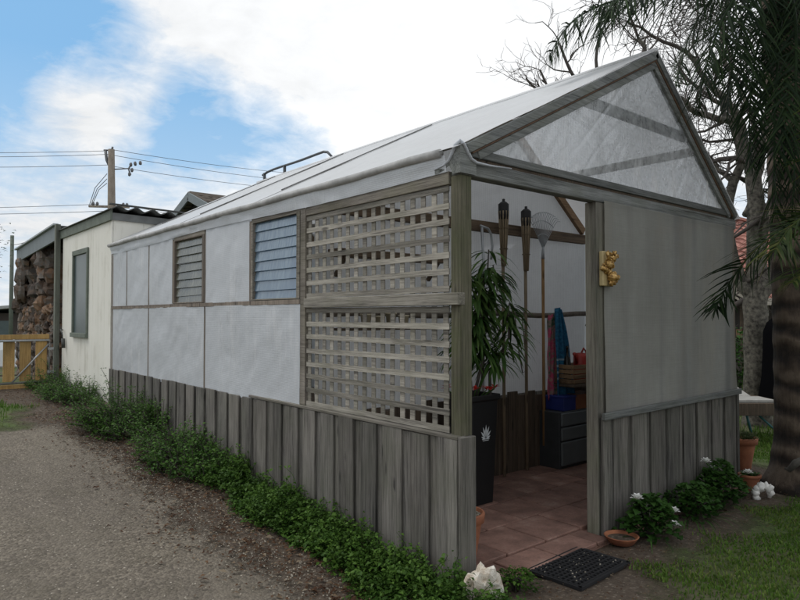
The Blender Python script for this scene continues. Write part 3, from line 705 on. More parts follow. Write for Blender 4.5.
# rake
rk = thing('leaf_rake', 'spring-tine leaf rake with wooden handle hung head up on the partition', 'rake', (2.77, 1.5, .72))
MB().tube([(2.78, 1.52, .25), (2.775, 1.52, 2.20)], .016, 8).build('handle', M['handle'], rk)
MB().tube([(2.775, 1.52, 2.20), (2.78, 1.52, 2.33)], [.02, .010], 8).build('ferrule', M['galv'], rk)
th = MB(); C0 = Vector((2.78, 1.52, 2.30))
for i in range(17):
    a = R_(-36 + 72 * i / 16); d = Vector((math.sin(a), 0, math.cos(a))); p = [C0 + d * q for q in (0.02, .2, .34)] 
    p.append(C0 + d * .385 + Vector((0, -.015, 0))); p.append(C0 + d * .395 + Vector((0, -.05, -.012)))
    th.tube(p, .0028, 4)
for q in (.16, .30): th.tube([C0 + Vector((math.sin(R_(-36 + 6 * i)) * q, -.004, math.cos(R_(-36 + 6 * i)) * q)) for i in range(13)], .0045, 4)
th.build('tines', M['galv'], rk)
# towels
def towel(name, label, x0, x1, ztop, zbot, y, mat, wtop, lean):
    def fn(u, v):
        z = ztop + (zbot - ztop) * v; w = wtop + (x1 - x0 - wtop) * min(1, v * 1.15) ** .8
        xc = x0 + wtop / 2 + lean * v; f = (u - .5)
        return (xc + f * w, y - .03 * math.cos(f * 16 + v * 2) * (1 - .3 * v) - .02 * v + .012 * noise.noise(Vector((u * 4, v * 5, 2))), z - .05 * abs(f) * (1 - v) + .03 * noise.noise(Vector((u * 3, 0, 1))) * v)
    o = MB().sheet(fn, 30, 40).build(name, mat); sl = o.modifiers.new('cloth', 'SOLIDIFY'); sl.thickness = .006; return tag(o, label, 'towel')
t = NT('blue_towel'); co = t.coord(); sx = t.n('ShaderNodeSeparateXYZ'); t.l(co, sx.inputs[0]); n = t.noise(co, 40, 3)
wv = t.math('SINE', t.math('MULTIPLY', sx.outputs[2], 95.0)); band = t.math('MULTIPLY', t.mr(sx.outputs[2], 1.16, 1.14), t.mr(sx.outputs[2], .92, .94))
c = t.mix(t.math('MULTIPLY', t.mr(wv, .3, .6), band), t.ramp(n, [(.3, (.010, .075, .16, 1)), (.7, (.03, .19, .34, 1))]), (.30, .42, .50, 1))
c = t.mix(t.math('MULTIPLY', t.mr(wv, .5, .8), t.mr(sx.outputs[2], .72, .70)), c, (.25, .36, .45, 1))
M['towel'] = t.done(t.pr(c, .95, t.bump(n, .4, .004)))
t = NT('pink_towel'); co = t.coord(); n = t.noise(co, 9, 4, .6, 1.0)
M['pink'] = t.done(t.pr(t.ramp(n, [(.3, (.05, .12, .06, 1)), (.45, (.30, .22, .20, 1)), (.55, (.55, .06, .16, 1)), (.7, (.50, .30, .25, 1))]), .95))
towel('beach_towel', 'dark blue towel with pale stripes hung from the partition rail', 2.93, 3.33, 1.69, .50, 1.48, M['towel'], .08, .16)
towel('beach_towel', 'pink patterned towel mostly hidden behind the blue towel', 2.90, 3.12, 1.62, .72, 1.545, M['pink'], .06, .02)

# drawers, shelf, stored things
gp_ = plain('grey_drawer_plastic', (.13, .145, .15, 1), .5, 0, .15)
dr = thing('drawer_unit', 'grey plastic drawer unit in the back corner of the doorway', 'drawers', (3.14, 1.44, .036))
MB().box(2.77, 3.52, 1.32, 1.575, .036, .615).build('carcass', plain('dark_carcass', (.05, .055, .058, 1), .5), dr, .006)
for z0_, z1_ in ((.07, .31), (.325, .455), (.47, .605)):
    MB().box(2.785, 3.505, 1.295, 1.322, z0_, z1_).build('drawer', gp_, dr, .008)
for nm, lab, x0, x1, col in (('storage_box', 'blue storage box on the drawer unit', 2.86, 3.07, (.02, .035, .20, 1)), ('storage_box', 'rust-brown storage box on the drawer unit', 3.08, 3.48, (.26, .10, .045, 1))):
    b = MB().box(x0, x1, 1.33, 1.56, .616, .755); b.box(x0 - .006, x1 + .006, 1.324, 1.566, .745, .77)
    tag(b.build(nm, plain(nm + '_' + lab.split()[0], col, .5), None, .006), lab, 'box', 'boxes stored on the drawers')
sh = thing('wall_shelf', 'dark timber shelf on the partition above the storage boxes', 'shelf', (3.3, 1.4, .86))
MB().box(2.93, 3.69, 1.25, 1.58, .862, .887).build('board', M['dark_wood'], sh, .003)
for x_ in (2.98, 3.65): MB().beam((x_, 1.575, .80), (x_, 1.575, .861), .025, .02).build('bracket', M['dark_wood'], sh)
cr = MB(); X0, X1 = 2.98, 3.42
for z in (.895, .945, .995, 1.045): cr.box(X0, X1, 1.28, 1.292, z, z + .042); cr.box(X0, X1, 1.53, 1.542, z, z + .042); cr.box(X0, X0 + .012, 1.292, 1.53, z, z + .042); cr.box(X1 - .012, X1, 1.292, 1.53, z, z + .042)
cr.box(X0 + .012, X1 - .012, 1.292, 1.53, .888, .898)
tag(cr.build('wooden_crate', wood('crate_wood', (.15, .09, .045, 1), (.34, .22, .12, 1), 0), None, .002), 'small brown wooden crate on the shelf', 'crate')
tag(MB().lathe([(.001, .899), (.038, .899), (.04, .91), (.04, 1.10), (.03, 1.15), (.013, 1.18), (.013, 1.25), (.016, 1.255), (.016, 1.28), (.001, 1.282)], (3.05, 1.42, 0), 18).build('bottle', plain('dark_bottle', (.02, .018, .015, 1), .2)), 'dark glass bottle with thin neck in the crate', 'bottle')
rc = MB(); rc.rnd()
rc.lathe([(.001, .90), (.080, .90), (.085, .93), (.08, 1.16), (.05, 1.20), (.001, 1.205)], (3.27, 1.40, 0), 18); rc.tube([(3.20, 1.40, 1.10), (3.15, 1.39, 1.17), (3.12, 1.38, 1.20)], [.02, .014, .02], 8); rc.tube([(3.28, 1.40, 1.20), (3.32, 1.4, 1.25), (3.37, 1.4, 1.21), (3.345, 1.4, 1.10)], .010, 7)
tag(rc.build('watering_can', plain('red_enamel', (.45, .035, .025, 1), .4, 0, .3)), 'small red watering can in the wooden crate', 'watering can')
# shelf and pots seen through the lattice
ls_ = thing('lattice_shelf', 'dark plank shelf on the partition seen through the upper lattice', 'shelf', (.7, 1.5, 2.08))
MB().box(.13, 1.30, 1.44, 1.598, 2.07, 2.13).build('board', M['dark_beam'], ls_, .003)
for x_ in (.2, 1.2): MB().beam((x_, 1.59, 1.92), (x_, 1.46, 2.068), .03, .03).build('bracket', M['dark_wood'], ls_)
l2 = thing('potting_shelf', 'narrow shelf with pale pots seen through the lower lattice', 'shelf', (.6, 1.5, 1.5))
MB().box(.13, 1.20, 1.40, 1.555, 1.485, 1.505).build('board', M['dark_wood'], l2, .003)
for i, (x_, h_) in enumerate(((.42, .10), (.55, .085), (.68, .11), (.82, .09))):
    tag(MB().lathe([(.001, 0), (.032, 0), (.045, h_), (.05, h_), (.05, h_ + .012), (.042, h_ + .012), (.03, .02), (.001, .02)], (x_, 1.48, 1.506), 16).build('small_pot', plain('cream_pot', (.55, .49, .36, 1), .7, 0, .2)), 'small cream pot in the row of four behind the lower lattice', 'pot', 'cream pots in a row behind the lattice')
cl = MB(); cl.tube([(3.66, 1.54, 1.52), (3.66, 1.52, 1.30), (3.66, 1.52, 1.02)], .018, 8); cl.tube([(3.66, 1.5, 1.50), (3.60, 1.49, 1.515), (3.50, 1.48, 1.505), (3.49, 1.48, 1.49)], .012, 7); cl.tube([(3.61, 1.49, 1.51), (3.605, 1.49, 1.38), (3.61, 1.48, 1.32)], .014, 7); cl.box(3.625, 3.69, 1.49, 1.55, 1.18, 1.26)
tag(cl.build('bar_clamp', M['black']), 'black bar clamp hung on the partition above the crate', 'clamp')
# bent pipe and small tag near the corner
bp = MB(); bp.tube([(1.86, 1.56, 2.47), (1.96, 1.55, 2.45), (2.00, 1.55, 2.40), (2.02, 1.55, 2.28), (2.0, 1.55, 2.15)], .012, 7); bp.tube([(1.88, 1.56, 2.46), (1.90, 1.55, 2.0), (1.88, 1.55, 1.2), (1.88, 1.55, .1)], .014, 7)
tag(bp.build('bent_pipe', M['galv']), 'thin grey pipe with bent top standing by the torches', 'pipe')
cd = MB(); cd.tube([(2.36, 1.555, 1.62), (2.40, 1.55, 1.3), (2.47, 1.55, 1.02), (2.53, 1.55, 1.04), (2.50, 1.55, 1.35), (2.47, 1.555, 1.62)], .006, 5)
tag(cd.build('rope_loop', M['stud']), 'thin brown rope loop hanging from the partition rail', 'rope')

# gold plaque on the door post
gc = Vector((1.505, -.02, 1.94)); go = thing('gold_plaque', 'small gilded relief plaque fixed to the grey door post', 'plaque', gc)
MB().box(1.435, 1.565, -.038, -.002, 1.82, 2.075, True).build('backing', plain('cream_gilt', (.55, .44, .22, 1), .5, 0, .3), go, .006)
g = MB()
for i in range(95):
    a = rng.random(); z = 1.835 + .235 * a; xx = 1.50 + (.05 * math.sin(a * 9) + rng.uniform(-.03, .03)); g.blob((xx, -.042 - rng.uniform(0, .035), z), rng.uniform(.007, .02), .45, 2, 2, (rng.uniform(.6, 1.6), .9, rng.uniform(.6, 1.5)))
g.blob((1.515, -.065, 1.885), .040, .3, 2, 3); g.blob((1.50, -.06, 1.975), .028, .4, 2, 3); g.blob((1.53, -.06, 2.03), .024, .4, 2, 2, (1.3, .8, .7))
for k in (-1, 1): g.tube([(1.50 + k * .012, -.06, 2.0), (1.50 + k * .045, -.07, 2.03), (1.50 + k * .055, -.065, 2.06), (1.50 + k * .03, -.06, 2.075)], [.012, .014, .012, .006], 7)
g.build('relief', M['gold'], go)

# door mat (open rubber cells)
mt = MB(); mx0, mx1, my0, my1 = .53, 1.07, -.42, -.07
Mm = Matrix.Translation((.80, -.25, 0)) @ Matrix.Rotation(R_(3), 4, 'Z') @ Matrix.Translation((-.80, .25, 0))
mt.rnd(.5)
nx, ny = 15, 10
for i in range(nx + 1):
    x = mx0 + (mx1 - mx0) * i / nx; mt.box(x - .006, x + .006, my0, my1, .008, .025, False, Mm)
for j in range(ny + 1):
    y = my0 + (my1 - my0) * j / ny; mt.box(mx0 - .006, mx1 + .006, y - .006, y + .006, .009, .027, False, Mm)
for a, b, c, d in ((mx0 - .025, mx0, my0 - .02, my1 + .02), (mx1, mx1 + .025, my0 - .02, my1 + .02), (mx0 - .02, mx1 + .02, my0 - .025, my0), (mx0 - .02, mx1 + .02, my1, my1 + .025)):
    mt.box(a, b, c, d, .007, .024, False, Mm)
mto = thing('door_mat', 'black rubber mat with open cells in front of the doorway', 'door mat', (.8, -.25, 0))
mt.build('rubber_grid', M['rubber'], mto)
pg = MB()
for i in range(nx):
    for j in range(ny):
        if rng.random() < .3:
            pg.rnd(); p = Mm @ Vector((mx0 + (mx1 - mx0) * (i + rng.uniform(.25, .75)) / nx, my0 + (my1 - my0) * (j + rng.uniform(.25, .75)) / ny, .02)); pg.blob(p, rng.uniform(.003, .008), .2, 1.5, 1)
tag(pg.build('caught_grit', M['pebble']), 'pale grit caught in the cells of the rubber mat', 'grit'); pg_o = bpy.data.objects['caught_grit']; pg_o['kind'] = 'stuff'
MB().box(mx0 - .02, mx1 + .02, my0 - .02, my1 + .02, .002, .0075, False, Mm).build('mat_base', plain('mat_dirt', (.02, .019, .018, 1), .9), mto)

# white rock
rkb = MB(); rkb.rnd(); rkb.blob((-.03, -.17, .075), .138, .52, 1.3, 4, (.8, .62, .95), Matrix.Rotation(R_(28), 3, 'Y'))
tag(rkb.build('white_rock', M['white_rock']), 'pale rough limestone rock at the foot of the corner board', 'rock')
# saucer
sc_ = thing('terracotta_saucer', 'shallow terracotta saucer of soil on the ground by the door post', 'saucer', (1.43, -.17, .004))
MB().lathe([(.001, 0), (.085, 0), (.115, .045), (.12, .05), (.113, .052), (.105, .046), (.095, .028), (.001, .026)], (1.43, -.17, .004)).build('dish', M['terracotta'], sc_)
MB().lathe([(.001, .036), (.06, .034), (.10, .030)], (1.43, -.17, .004)).build('soil', M['soil'], sc_)

# plants by the front palings
def bushy(name, label, c, rx, ry, h, n, leafmat, lw, ll, group=None, flowers=(), blades=0, cat='plant'):
    c = Vector(c); o = thing(name, label, cat, c, group); st, lf = MB(), MB()
    for i in range(16):
        a = rng.uniform(0, 6.28); q = rng.random(); e = c + Vector((rx * q * .8 * math.cos(a), ry * q * .8 * math.sin(a), h * rng.uniform(.5, .85)))
        st.tube([c + Vector((.02 * math.cos(a), .02 * math.sin(a), 0)), c.lerp(e, .5) + Vector((0, 0, .04)), e], [.006, .005, .003], 5)
    for i in range(n):
        a = rng.uniform(0, 6.28); q = math.sqrt(rng.random()); z = rng.random() ** .8
        k = (1 - .5 * z ** 2.2) * (.85 + .85 * noise.noise(Vector((math.cos(a) * 1.5, math.sin(a) * 1.5, c.x * 3 + z * 2))))
        p = c + Vector((rx * q * k * math.cos(a), ry * q * k * math.sin(a), .02 + h * z * (1.05 - .35 * q * q)))
        d = Vector((math.cos(a) + rng.uniform(-.6, .6), math.sin(a) + rng.uniform(-.6, .6), rng.uniform(-.2, .6)))
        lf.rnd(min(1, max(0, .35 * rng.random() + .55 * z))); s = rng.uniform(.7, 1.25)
        lf.leaf(p, d, ll * s, lw * s, (rng.uniform(-.5, .5), rng.uniform(-.5, .5), 1), .15)
    for i in range(blades):
        a = rng.uniform(0, 6.28); p = c + Vector((rx * .7 * math.cos(a), ry * .7 * math.sin(a), .02)); d = Vector((math.cos(a), math.sin(a), .9)).normalized(); vv = []; q0 = p; kk = d.cross(Vector((0, 0, 1))).normalized()
        L = rng.uniform(.2, .34)
        for m_ in range(6):
            w = .008 * (1 - m_ / 5.5); vv += [q0 - kk * w, q0 + kk * w]; d = (d + Vector((0, 0, -.33))).normalized(); q0 = q0 + d * (L / 5)
        lf.rnd(); lf.add(vv, [(2 * m_, 2 * m_ + 1, 2 * m_ + 3, 2 * m_ + 2) for m_ in range(5)], True)
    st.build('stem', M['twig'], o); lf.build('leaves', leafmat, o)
    for f in flowers:
        fc = Vector(f); fl = MB()
        for i in range(15):
            a = i * 2.4; e = .2 + .75 * (i / 15); d = Vector((math.cos(a) * (1 - e * .7), math.sin(a) * (1 - e * .7), e)); fl.rnd(); fl.leaf(fc + d * .014, d + Vector((0, 0, .1)), .044, .036, (0, 0, 1), .12)
        sk = MB().tube([c + Vector((0, 0, h * .4)), (c + fc) / 2 + Vector((0, 0, h * .3)), fc], .003, 5)
        fo = fl.build('flower', M['petal'], o); sk.build('flower_stalk', M['leaf_gera'], o)
    return o
gp1 = 'white-flowered plants by the front palings'
def fpt(px, py, y):
    d = at(px, py, 1) - CAM; return CAM + d * ((y - CAM.y) / d.y)
bushy('geranium', 'leafy plant with three white flowers next to the terracotta saucer', (1.70, -.24, .0), .24, .19, .29, 620, M['leaf_gera'], .05, .05, gp1, [fpt(637, 500, -.28), fpt(674, 513, -.3), fpt(675, 527, -.33)], 10)
bushy('geranium', 'leafy plant without its own blooms between the two flowering plants', (2.42, -.22, .0), .34, .2, .24, 640, M['leaf_gera'], .045, .05, gp1, [], 34)
bushy('geranium', 'leafy plant with white flowers beside the big terracotta pot', (2.98, -.18, .0), .38, .22, .33, 820, M['leaf_gera'], .05, .05, gp1, [fpt(706, 463, -.16), fpt(713, 471, -.16), fpt(748, 474, -.2)], 14)
# big terracotta pot with succulents
bp_ = pot('terracotta_pot', 'large terracotta pot of succulents near the palm trunk', (4.36, .23, .01), .178, .33, M['terracotta'])
su = MB()
for i in range(420):
    a, q = rng.uniform(0, 6.28), .17 * math.sqrt(rng.random()); su.rnd(); su.leaf((4.36 + q * math.cos(a), .23 + q * math.sin(a), .30 + rng.uniform(0, .09) * (1 - q * 3)), (math.cos(a) * q * 4 + rng.uniform(-.5, .5), math.sin(a) * q * 4 + rng.uniform(-.5, .5), rng.uniform(.2, 1)), .05, .02, (0, 0, 1), .0, .5)
su.build('succulents', foliage('succulent', [(.05, .075, .03, 1), (.09, .12, .05, 1), (.14, .15, .07, 1)]), bp_)
sp_ = pot('terracotta_pot', 'small terracotta pot low among the leaves behind the white ornament', (3.62, -.17, .0), .095, .14, M['terracotta'])
ls = MB()
for i in range(60):
    a = rng.uniform(0, 6.28); ls.rnd(); ls.leaf((3.62 + rng.uniform(-.05, .05), -.17 + rng.uniform(-.05, .05), .12), (math.cos(a), math.sin(a), 1.0), .07, .025)
ls.build('leaves', M['leaf_gera'], sp_)
# white arched ornament
wo = MB(); wo.rnd(); pc_ = Vector((3.36, -.38, .0))
arc = [(-.11, .02), (-.115, .09), (-.09, .15), (-.03, .175), (.05, .18), (.10, .15), (.115, .09), (.10, .02)]
wo.tube([pc_ + Vector((a * .42, -a * .36, z * .62)) for a, z in arc], [.018, .026, .03, .03, .026, .03, .022, .014], 10); [wo.blob(pc_ + Vector((a * .42 + rng.gauss(0, .005), -a * .36, z * .62)), rng.uniform(.024, .040), .49, 2.4, 2, (1.1, .9, 1)) for a, z in arc[:7]]
tag(wo.build('garden_ornament', M['white']), 'small white arched ornament lying by the palm trunk', 'ornament')

# ------------------------------------------------------------------ ground cover and bushes along the wall
gc_ = MB()
for _ in range(2300):
    y = rng.uniform(-.5, 2.9); wd = .40 + .16 * noise.noise(Vector((y * 1.9, 0, 3))) - .07 * max(0, y - 1.5); q = rng.random() ** 1.15; x = -.05 - wd * q
    if y < 0 and rng.random() < .5: x = rng.uniform(-.42, .03)
    if noise.noise(Vector((x * 4.5, y * 4.5, 8))) < -.30: continue
    L = (.21 + .16 * noise.noise(Vector((x * 2.5, y * 2.2, 5)))) * rng.uniform(.5, 1.25) * (1 - .5 * q ** 2) * (1.0 if y > -.25 else max(.35, 1 + (y + .25) * 1.8)); L = max(.05, L)
    if rng.random() < .035: L *= 1.7
    p = Vector((x, y, gz(x, y))); d = Vector((rng.gauss(-.25, .4), rng.gauss(0, .45), 1)).normalized(); pts = [p]
    for k in range(4): d = (d + Vector((rng.gauss(-.06, .16), rng.gauss(0, .16), -.2))).normalized(); pts.append(pts[-1] + d * (L / 4))
    for p_ in pts:
        if p_.y > -.03 and p_.x > -.045: p_.x = -.045
    gc_.rnd(.25); gc_.tube(pts, [.003, .0026, .0022, .0018, .001], 3, False)
    hue = rng.gauss(0, .14)
    for k in range(int(8 + L * 48)):
        u = rng.random() ** .75 * 3.99; p = pts[int(u)].lerp(pts[int(u) + 1], u % 1) + Vector((rng.gauss(0, .012), rng.gauss(0, .012), rng.gauss(0, .008))); a = rng.uniform(0, 6.28)
        if p.y > -.03 and p.x > -.04: p.x = -.042
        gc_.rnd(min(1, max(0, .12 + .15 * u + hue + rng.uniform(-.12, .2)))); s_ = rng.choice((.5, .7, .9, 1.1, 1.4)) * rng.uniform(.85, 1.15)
        gc_.leaf(p, (math.cos(a) - .25, math.sin(a), rng.uniform(-.4, .8)), .028 * s_, .018 * s_, (rng.uniform(-.7, .7), rng.uniform(-.7, .7), 1), .12)
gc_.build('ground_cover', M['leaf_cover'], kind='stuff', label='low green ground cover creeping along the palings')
def shrub(label, c, rx, ry, h, n, name='shrub'):
    c = Vector(c); o = thing(name, label, 'shrub', c, 'shrubs against the long wall'); st, lf = MB(), MB()
    for i in range(n):
        a = rng.uniform(0, 6.28); q = math.sqrt(rng.random()); bx, by = c.x + rx * .75 * q * math.cos(a), min(c.y + ry * .8, max(c.y - ry * .8, c.y + ry * .8 * q * math.sin(a)))
        b = Vector((bx, by, gz(bx, by))); L = h * rng.uniform(.45, 1.0) * (.75 + .55 * noise.noise(Vector((bx * 2.2, by * 2.2, 3)))) * (1.25 - .6 * q)
        d = Vector(((bx - c.x) / rx * .5 - .25 + rng.gauss(0, .3), (by - c.y) / ry * .4 + rng.gauss(0, .35), 1)).normalized(); pts = [b]
        for k in range(5): d = (d + Vector((rng.gauss(0, .12) - .03, rng.gauss(0, .12), -.12))).normalized(); pts.append(pts[-1] + d * (L / 5))
        for p_ in pts: p_.x = min(p_.x, -.045)
        st.tube(pts, [.005, .0045, .004, .003, .0025, .002], 4)
        m = int(12 + L * 42)
        for k in range(m):
            u = rng.random() ** .7 * 4.99; p = pts[int(u)].lerp(pts[int(u) + 1], u % 1) + Vector((rng.gauss(0, .02), rng.gauss(0, .02), rng.gauss(0, .015))); p.x = min(p.x, -.04); a2 = rng.uniform(0, 6.28)
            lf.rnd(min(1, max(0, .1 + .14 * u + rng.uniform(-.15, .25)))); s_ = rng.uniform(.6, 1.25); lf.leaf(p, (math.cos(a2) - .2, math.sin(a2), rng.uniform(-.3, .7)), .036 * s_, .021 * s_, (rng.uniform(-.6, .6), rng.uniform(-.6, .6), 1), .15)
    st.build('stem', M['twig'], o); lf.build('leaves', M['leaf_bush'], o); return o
shrub('low dark shrub by the palings just past the shed corner, third from the gate', (-.30, 5.05, gz(0, 5.05)), .50, .85, .74, 300)
shrub('rounded dark shrub halfway along the palings, next to the ground cover', (-.27, 3.40, gz(0, 3.4)), .46, .95, .58, 290)
shrub('untidy shrub at the foot of the cream shed wall', (-.30, 7.6, .385), .44, 1.0, .56, 190)
shrub('small shrub growing at the foot of the tall gate post', (-.22, 9.3, .385), .42, .65, .48, 90)
for (x, y, h) in ((.30, -.20, .10), (.22, -.34, .09)):
    pass
wd_ = bushy('weed_clump', 'small bright green weeds beside the white rock', (.25, -.20, .0), .15, .13, .11, 500, M['leaf_cover'], .016, .024, None, (), 0, 'weeds')

# ------------------------------------------------------------------ shed with cream cladding
SH = thing('cream_shed', 'cream clad shed with green-grey fascia behind the greenhouse', 'shed', (1.6, 8.2, .385))
def boards(mb, y0, y1, z0, z1, x, pitch):
    a = y0; 
    while a < y1 - .02:
        b = min(a + pitch, y1); mb.box(x, x + .02, a + .0025, b - .0025, z0, z1); mb.box(x + .006, x + .02, b - .0025, b + .0025, z0, z1, False); a = b
sw = MB(); wy0, wy1, wz0, wz1 = 8.03, 8.82, 1.33, 2.58
for (a, b, z0, z1) in ((6.84, wy0, .3, 2.98), (wy1, 9.62, .3, 2.98), (wy0, wy1, .3, wz0), (wy0, wy1, wz1, 2.98)): boards(sw, a, b, z0, z1, 0, .305 if b - a > 1 else .27)
sw.build('side_wall', M['cream'], SH)
fw = MB(); a = .022
while a < 3.4:
    fw.box(a + .003, min(a + .42, 3.4) - .003, 6.84, 6.86, .3, 2.97); fw.box(a + .414, a + .422, 6.848, 6.86, .3, 2.97, False); a += .42
fw.box(.02, 3.4, 9.6, 9.62, .3, 2.97); fw.box(3.38, 3.4, 6.86, 9.6, .3, 2.97); fw.build('end_wall', M['cream'], SH)
wn = MB()
wn.box(-.03, .03, wy0 - .06, wy1 + .06, wz1, wz1 + .08); wn.box(-.05, .03, wy0 - .06, wy1 + .06, wz0 - .07, wz0); wn.box(-.028, .03, wy0 - .06, wy0, wz0, wz1); wn.box(-.028, .03, wy1, wy1 + .06, wz0, wz1)
w = wn.build('window', M['fascia_green'], SH, .004)
MB().box(.0, .006, wy0, wy1, wz0, wz1).build('pane', M['window_glass'], w)
MB().box(-.03, .0, 6.80, 9.70, 2.94, 3.115).build('fascia', M['fascia_green'], SH, .004, label='green-grey fascia above the window wall')
fb = MB(); fb.beam((.0, 6.818, 3.0), (3.45, 6.818, 2.94), .03, .10); fb.build('fascia', plain('grey_fascia', (.19, .20, .20, 1), .7, 0, .3), SH, label='grey barge board under the corrugated edge')
def corr(u, v):
    x = -.06 + 3.56 * u; y = 6.70 + 3.02 * v; return (x, y, 3.115 - .017 * x + .026 * math.sin(x * 2 * math.pi / .235) + .004)
cr_ = MB().sheet(corr, 180, 4); ro_ = cr_.build('corrugated_roof', M['tin'], SH); so = ro_.modifiers.new('t', 'SOLIDIFY'); so.thickness = .012
MB().beam((-.03, 6.86, 3.18), (3.45, 6.86, 3.12), .05, .02).build('roof_flashing', M['tin'], SH)
hk = MB(); hk.tube([(-.01, 9.52, 1.36), (-.05, 9.50, 1.37), (-.055, 9.36, 1.32), (-.05, 9.33, 1.2)], .010, 6); hk.tube([(-.045, 9.33, 1.22), (-.04, 9.33, 1.06)], .03, 8)
tag(hk.build('padlock_chain', M['tin']), 'dark padlock hanging on a short cable on the cream shed', 'padlock')
# ------------------------------------------------------------------ stone porch building beyond the shed
SP = thing('stone_porch', 'rough stone porch with two rock pillars and blue-grey fascia behind the gate', 'porch', (.5, 11.6, .385))
def rockpile(x0, x1, y0, y1, z0, z1, size, jut=.0):
    mb = MB(); mb.rnd(.1); mb.box(x0 + size * .35, x1 - size * .2, y0 + size * .35, y1 - size * .35, z0, z1, False); z = z0
    while z < z1 - size * .55:
        h = size * rng.uniform(.8, 1.25)
        for face in ('x', 'y0', 'y1'):
            L = (y1 - y0) if face == 'x' else (x1 - x0); a = 0
            while a < L:
                w = size * rng.uniform(.9, 1.7); mb.rnd(); q = a + w / 2; dj = rng.uniform(-.03, .06) + jut * rng.random()
                c = (x0 + .06 - dj, y0 + q, z + h / 2) if face == 'x' else ((x0 + q, y0 + .06 - dj, z + h / 2) if face == 'y0' else (x0 + q, y1 - .06 + dj, z + h / 2))
                mb.blob(c, size * .62, .55, 1.9, 2, (.75, w / size * .9, h / size * .95) if face == 'x' else (w / size * .9, .75, h / size * .95)); a += w * .92
        z += h * .85
    return mb
rockpile(.02, .5, 10.3, 13.55, .3, 1.74, .19).build('stone_wall', M['stone'], SP, label='low rock wall under the pillars')
rockpile(.06, .55, 11.25, 11.72, 1.70, 2.90, .34, .08).build('stone_pillar', M['stone'], SP, label='thicker rock pillar nearer the shed')
rockpile(.06, .55, 12.9, 13.38, 1.70, 2.84, .32, .08).build('stone_pillar', M['stone'], SP, label='rock pillar at the far corner')
MB().box(.95, 1.0, 10.0, 13.4, .3, 2.9).build('back_wall', plain('recess_shade_wall', (.035, .032, .03, 1), .9), SP)  # shade of the porch recess put into the wall's near-black colour
fa = MB(); fa.beam((-.05, 9.85, 3.06), (-.05, 13.45, 2.90), .04, .26); fa.beam((-.05, 13.45, 2.90), (3.2, 13.45, 2.90), .04, .26); fa.build('fascia', M['fascia_blue'], SP, .004)
MB().beam((-.07, 9.85, 3.21), (-.07, 13.47, 3.05), .09, .035).build('gutter', plain('pale_gutter', (.42, .46, .48, 1), .5), SP, .004)
rt = MB(); rt.add([(-.05, 9.8, 3.19), (3.3, 9.8, 3.19), (3.3, 13.5, 3.03), (-.05, 13.5, 3.03), (-.05, 9.8, 3.15), (3.3, 9.8, 3.15), (3.3, 13.5, 2.99), (-.05, 13.5, 2.99)], [(0, 1, 2, 3), (7, 6, 5, 4), (0, 4, 5, 1), (1, 5, 6, 2), (2, 6, 7, 3), (3, 7, 4, 0)]); rt.build('roof', M['tin'], SP)
# gate post and gate
gpst = MB().box(-.10, -.02, 9.70, 9.80, .2, 3.2)
tag(gpst.build('gate_post', wood('green_grey_post', (.10, .115, .095, 1), (.22, .235, .20, 1), 2), None, .005), 'tall green-grey post between the gate and the cream shed', 'post')
GT = thing('timber_gate', 'orange pine paling gate with galvanised pipe frame across the drive', 'gate', (-1.6, 9.76, .385))
gz0 = .40; x_ = -.20; gpal = MB()
while x_ > -3.3:
    w_ = rng.uniform(.165, .178); gpal.box(x_ - w_, x_, 9.765, 9.783, .50, 1.20); x_ -= w_ + .072
gpal.build('gate_palings', M['gate_wood'], GT, .003)
MB().box(-3.35, -.16, 9.785, 9.82, 1.205, 1.285).build('top_rail', M['gate_wood'], GT, .003)
MB().box(-3.35, -.16, 9.74, 9.80, .36, .445).build('bottom_rail', M['gate_wood'], GT, .003)
gfm = MB(); gfm.tube([(-.17, 9.745, .475), (-.17, 9.745, 1.185), (-3.3, 9.745, 1.185), (-3.3, 9.745, .475), (-.17, 9.745, .475)], .019, 8); gfm.build('pipe_frame', M['galv'], GT)
MB().tube([(-.18, 9.738, 1.12), (-.72, 9.738, .49)], .013, 8).build('brace', M['galv'], GT)
for z in (.62, 1.02): MB().box(-.19, -.09, 9.72, 9.76, z, z + .04).build('hinge', M['galv'], GT)

# ------------------------------------------------------------------ utility pole and wires
P0 = at(111.5, 316, 27); px_, py_ = P0.x, P0.y; gz_ = gz(px_, py_); PT = 8.62
UP = thing('utility_pole', 'weathered timber power pole with insulators beyond the cream shed', 'power pole', (px_, py_, gz_))
MB().tube([(px_, py_, gz_), (px_ - .03, py_, 5), (px_ - .08, py_, PT)], [.19, .17, .13], 10).build('pole', M['pole'], UP)
D_ = RH  # along the street, roughly across the view
hw_ = MB()
def off(dr, z, df=0): return Vector((px_ - .05, py_, 0)) + D_ * dr + FH * df + Vector((0, 0, z))
hw_.tube([off(-.28, PT - .05), off(-.22, PT - .45), off(-.1, PT - .75)], [.06, .06, .04], 7); hw_.tube([off(-.35, PT - .02), off(.1, PT - .02)], .03, 6)
hw_.tube([off(0, PT), off(0.02, PT + .12)], [.05, .04], 7); hw_.build('insulator', plain('insulator_dark', (.16, .17, .18, 1), .4), UP)
ca = MB(); ca.beam(off(-.95, 6.22), off(.75, 6.18), .08, .09); ca.build('crossarm', M['pole'], UP)
fit_m = plain('fitting_grey', (.18, .18, .19, 1), .5); hw2 = MB(); hw2.tube([off(0, 7.78), off(.75, 7.82), off(.78, 8.0)], .025, 6)
for dr, z in ((.8, 7.98), (.85, 7.75), (.75, 7.58), (.98, 8.02), (-.6, 6.32), (-.78, 6.32), (.5, 6.28), (.65, 6.26), (1.2, 8.05)): MB().blob(off(dr, z), .07, .2, 2, 1, (1, 1, 1.4)).build('insulator', fit_m, UP)
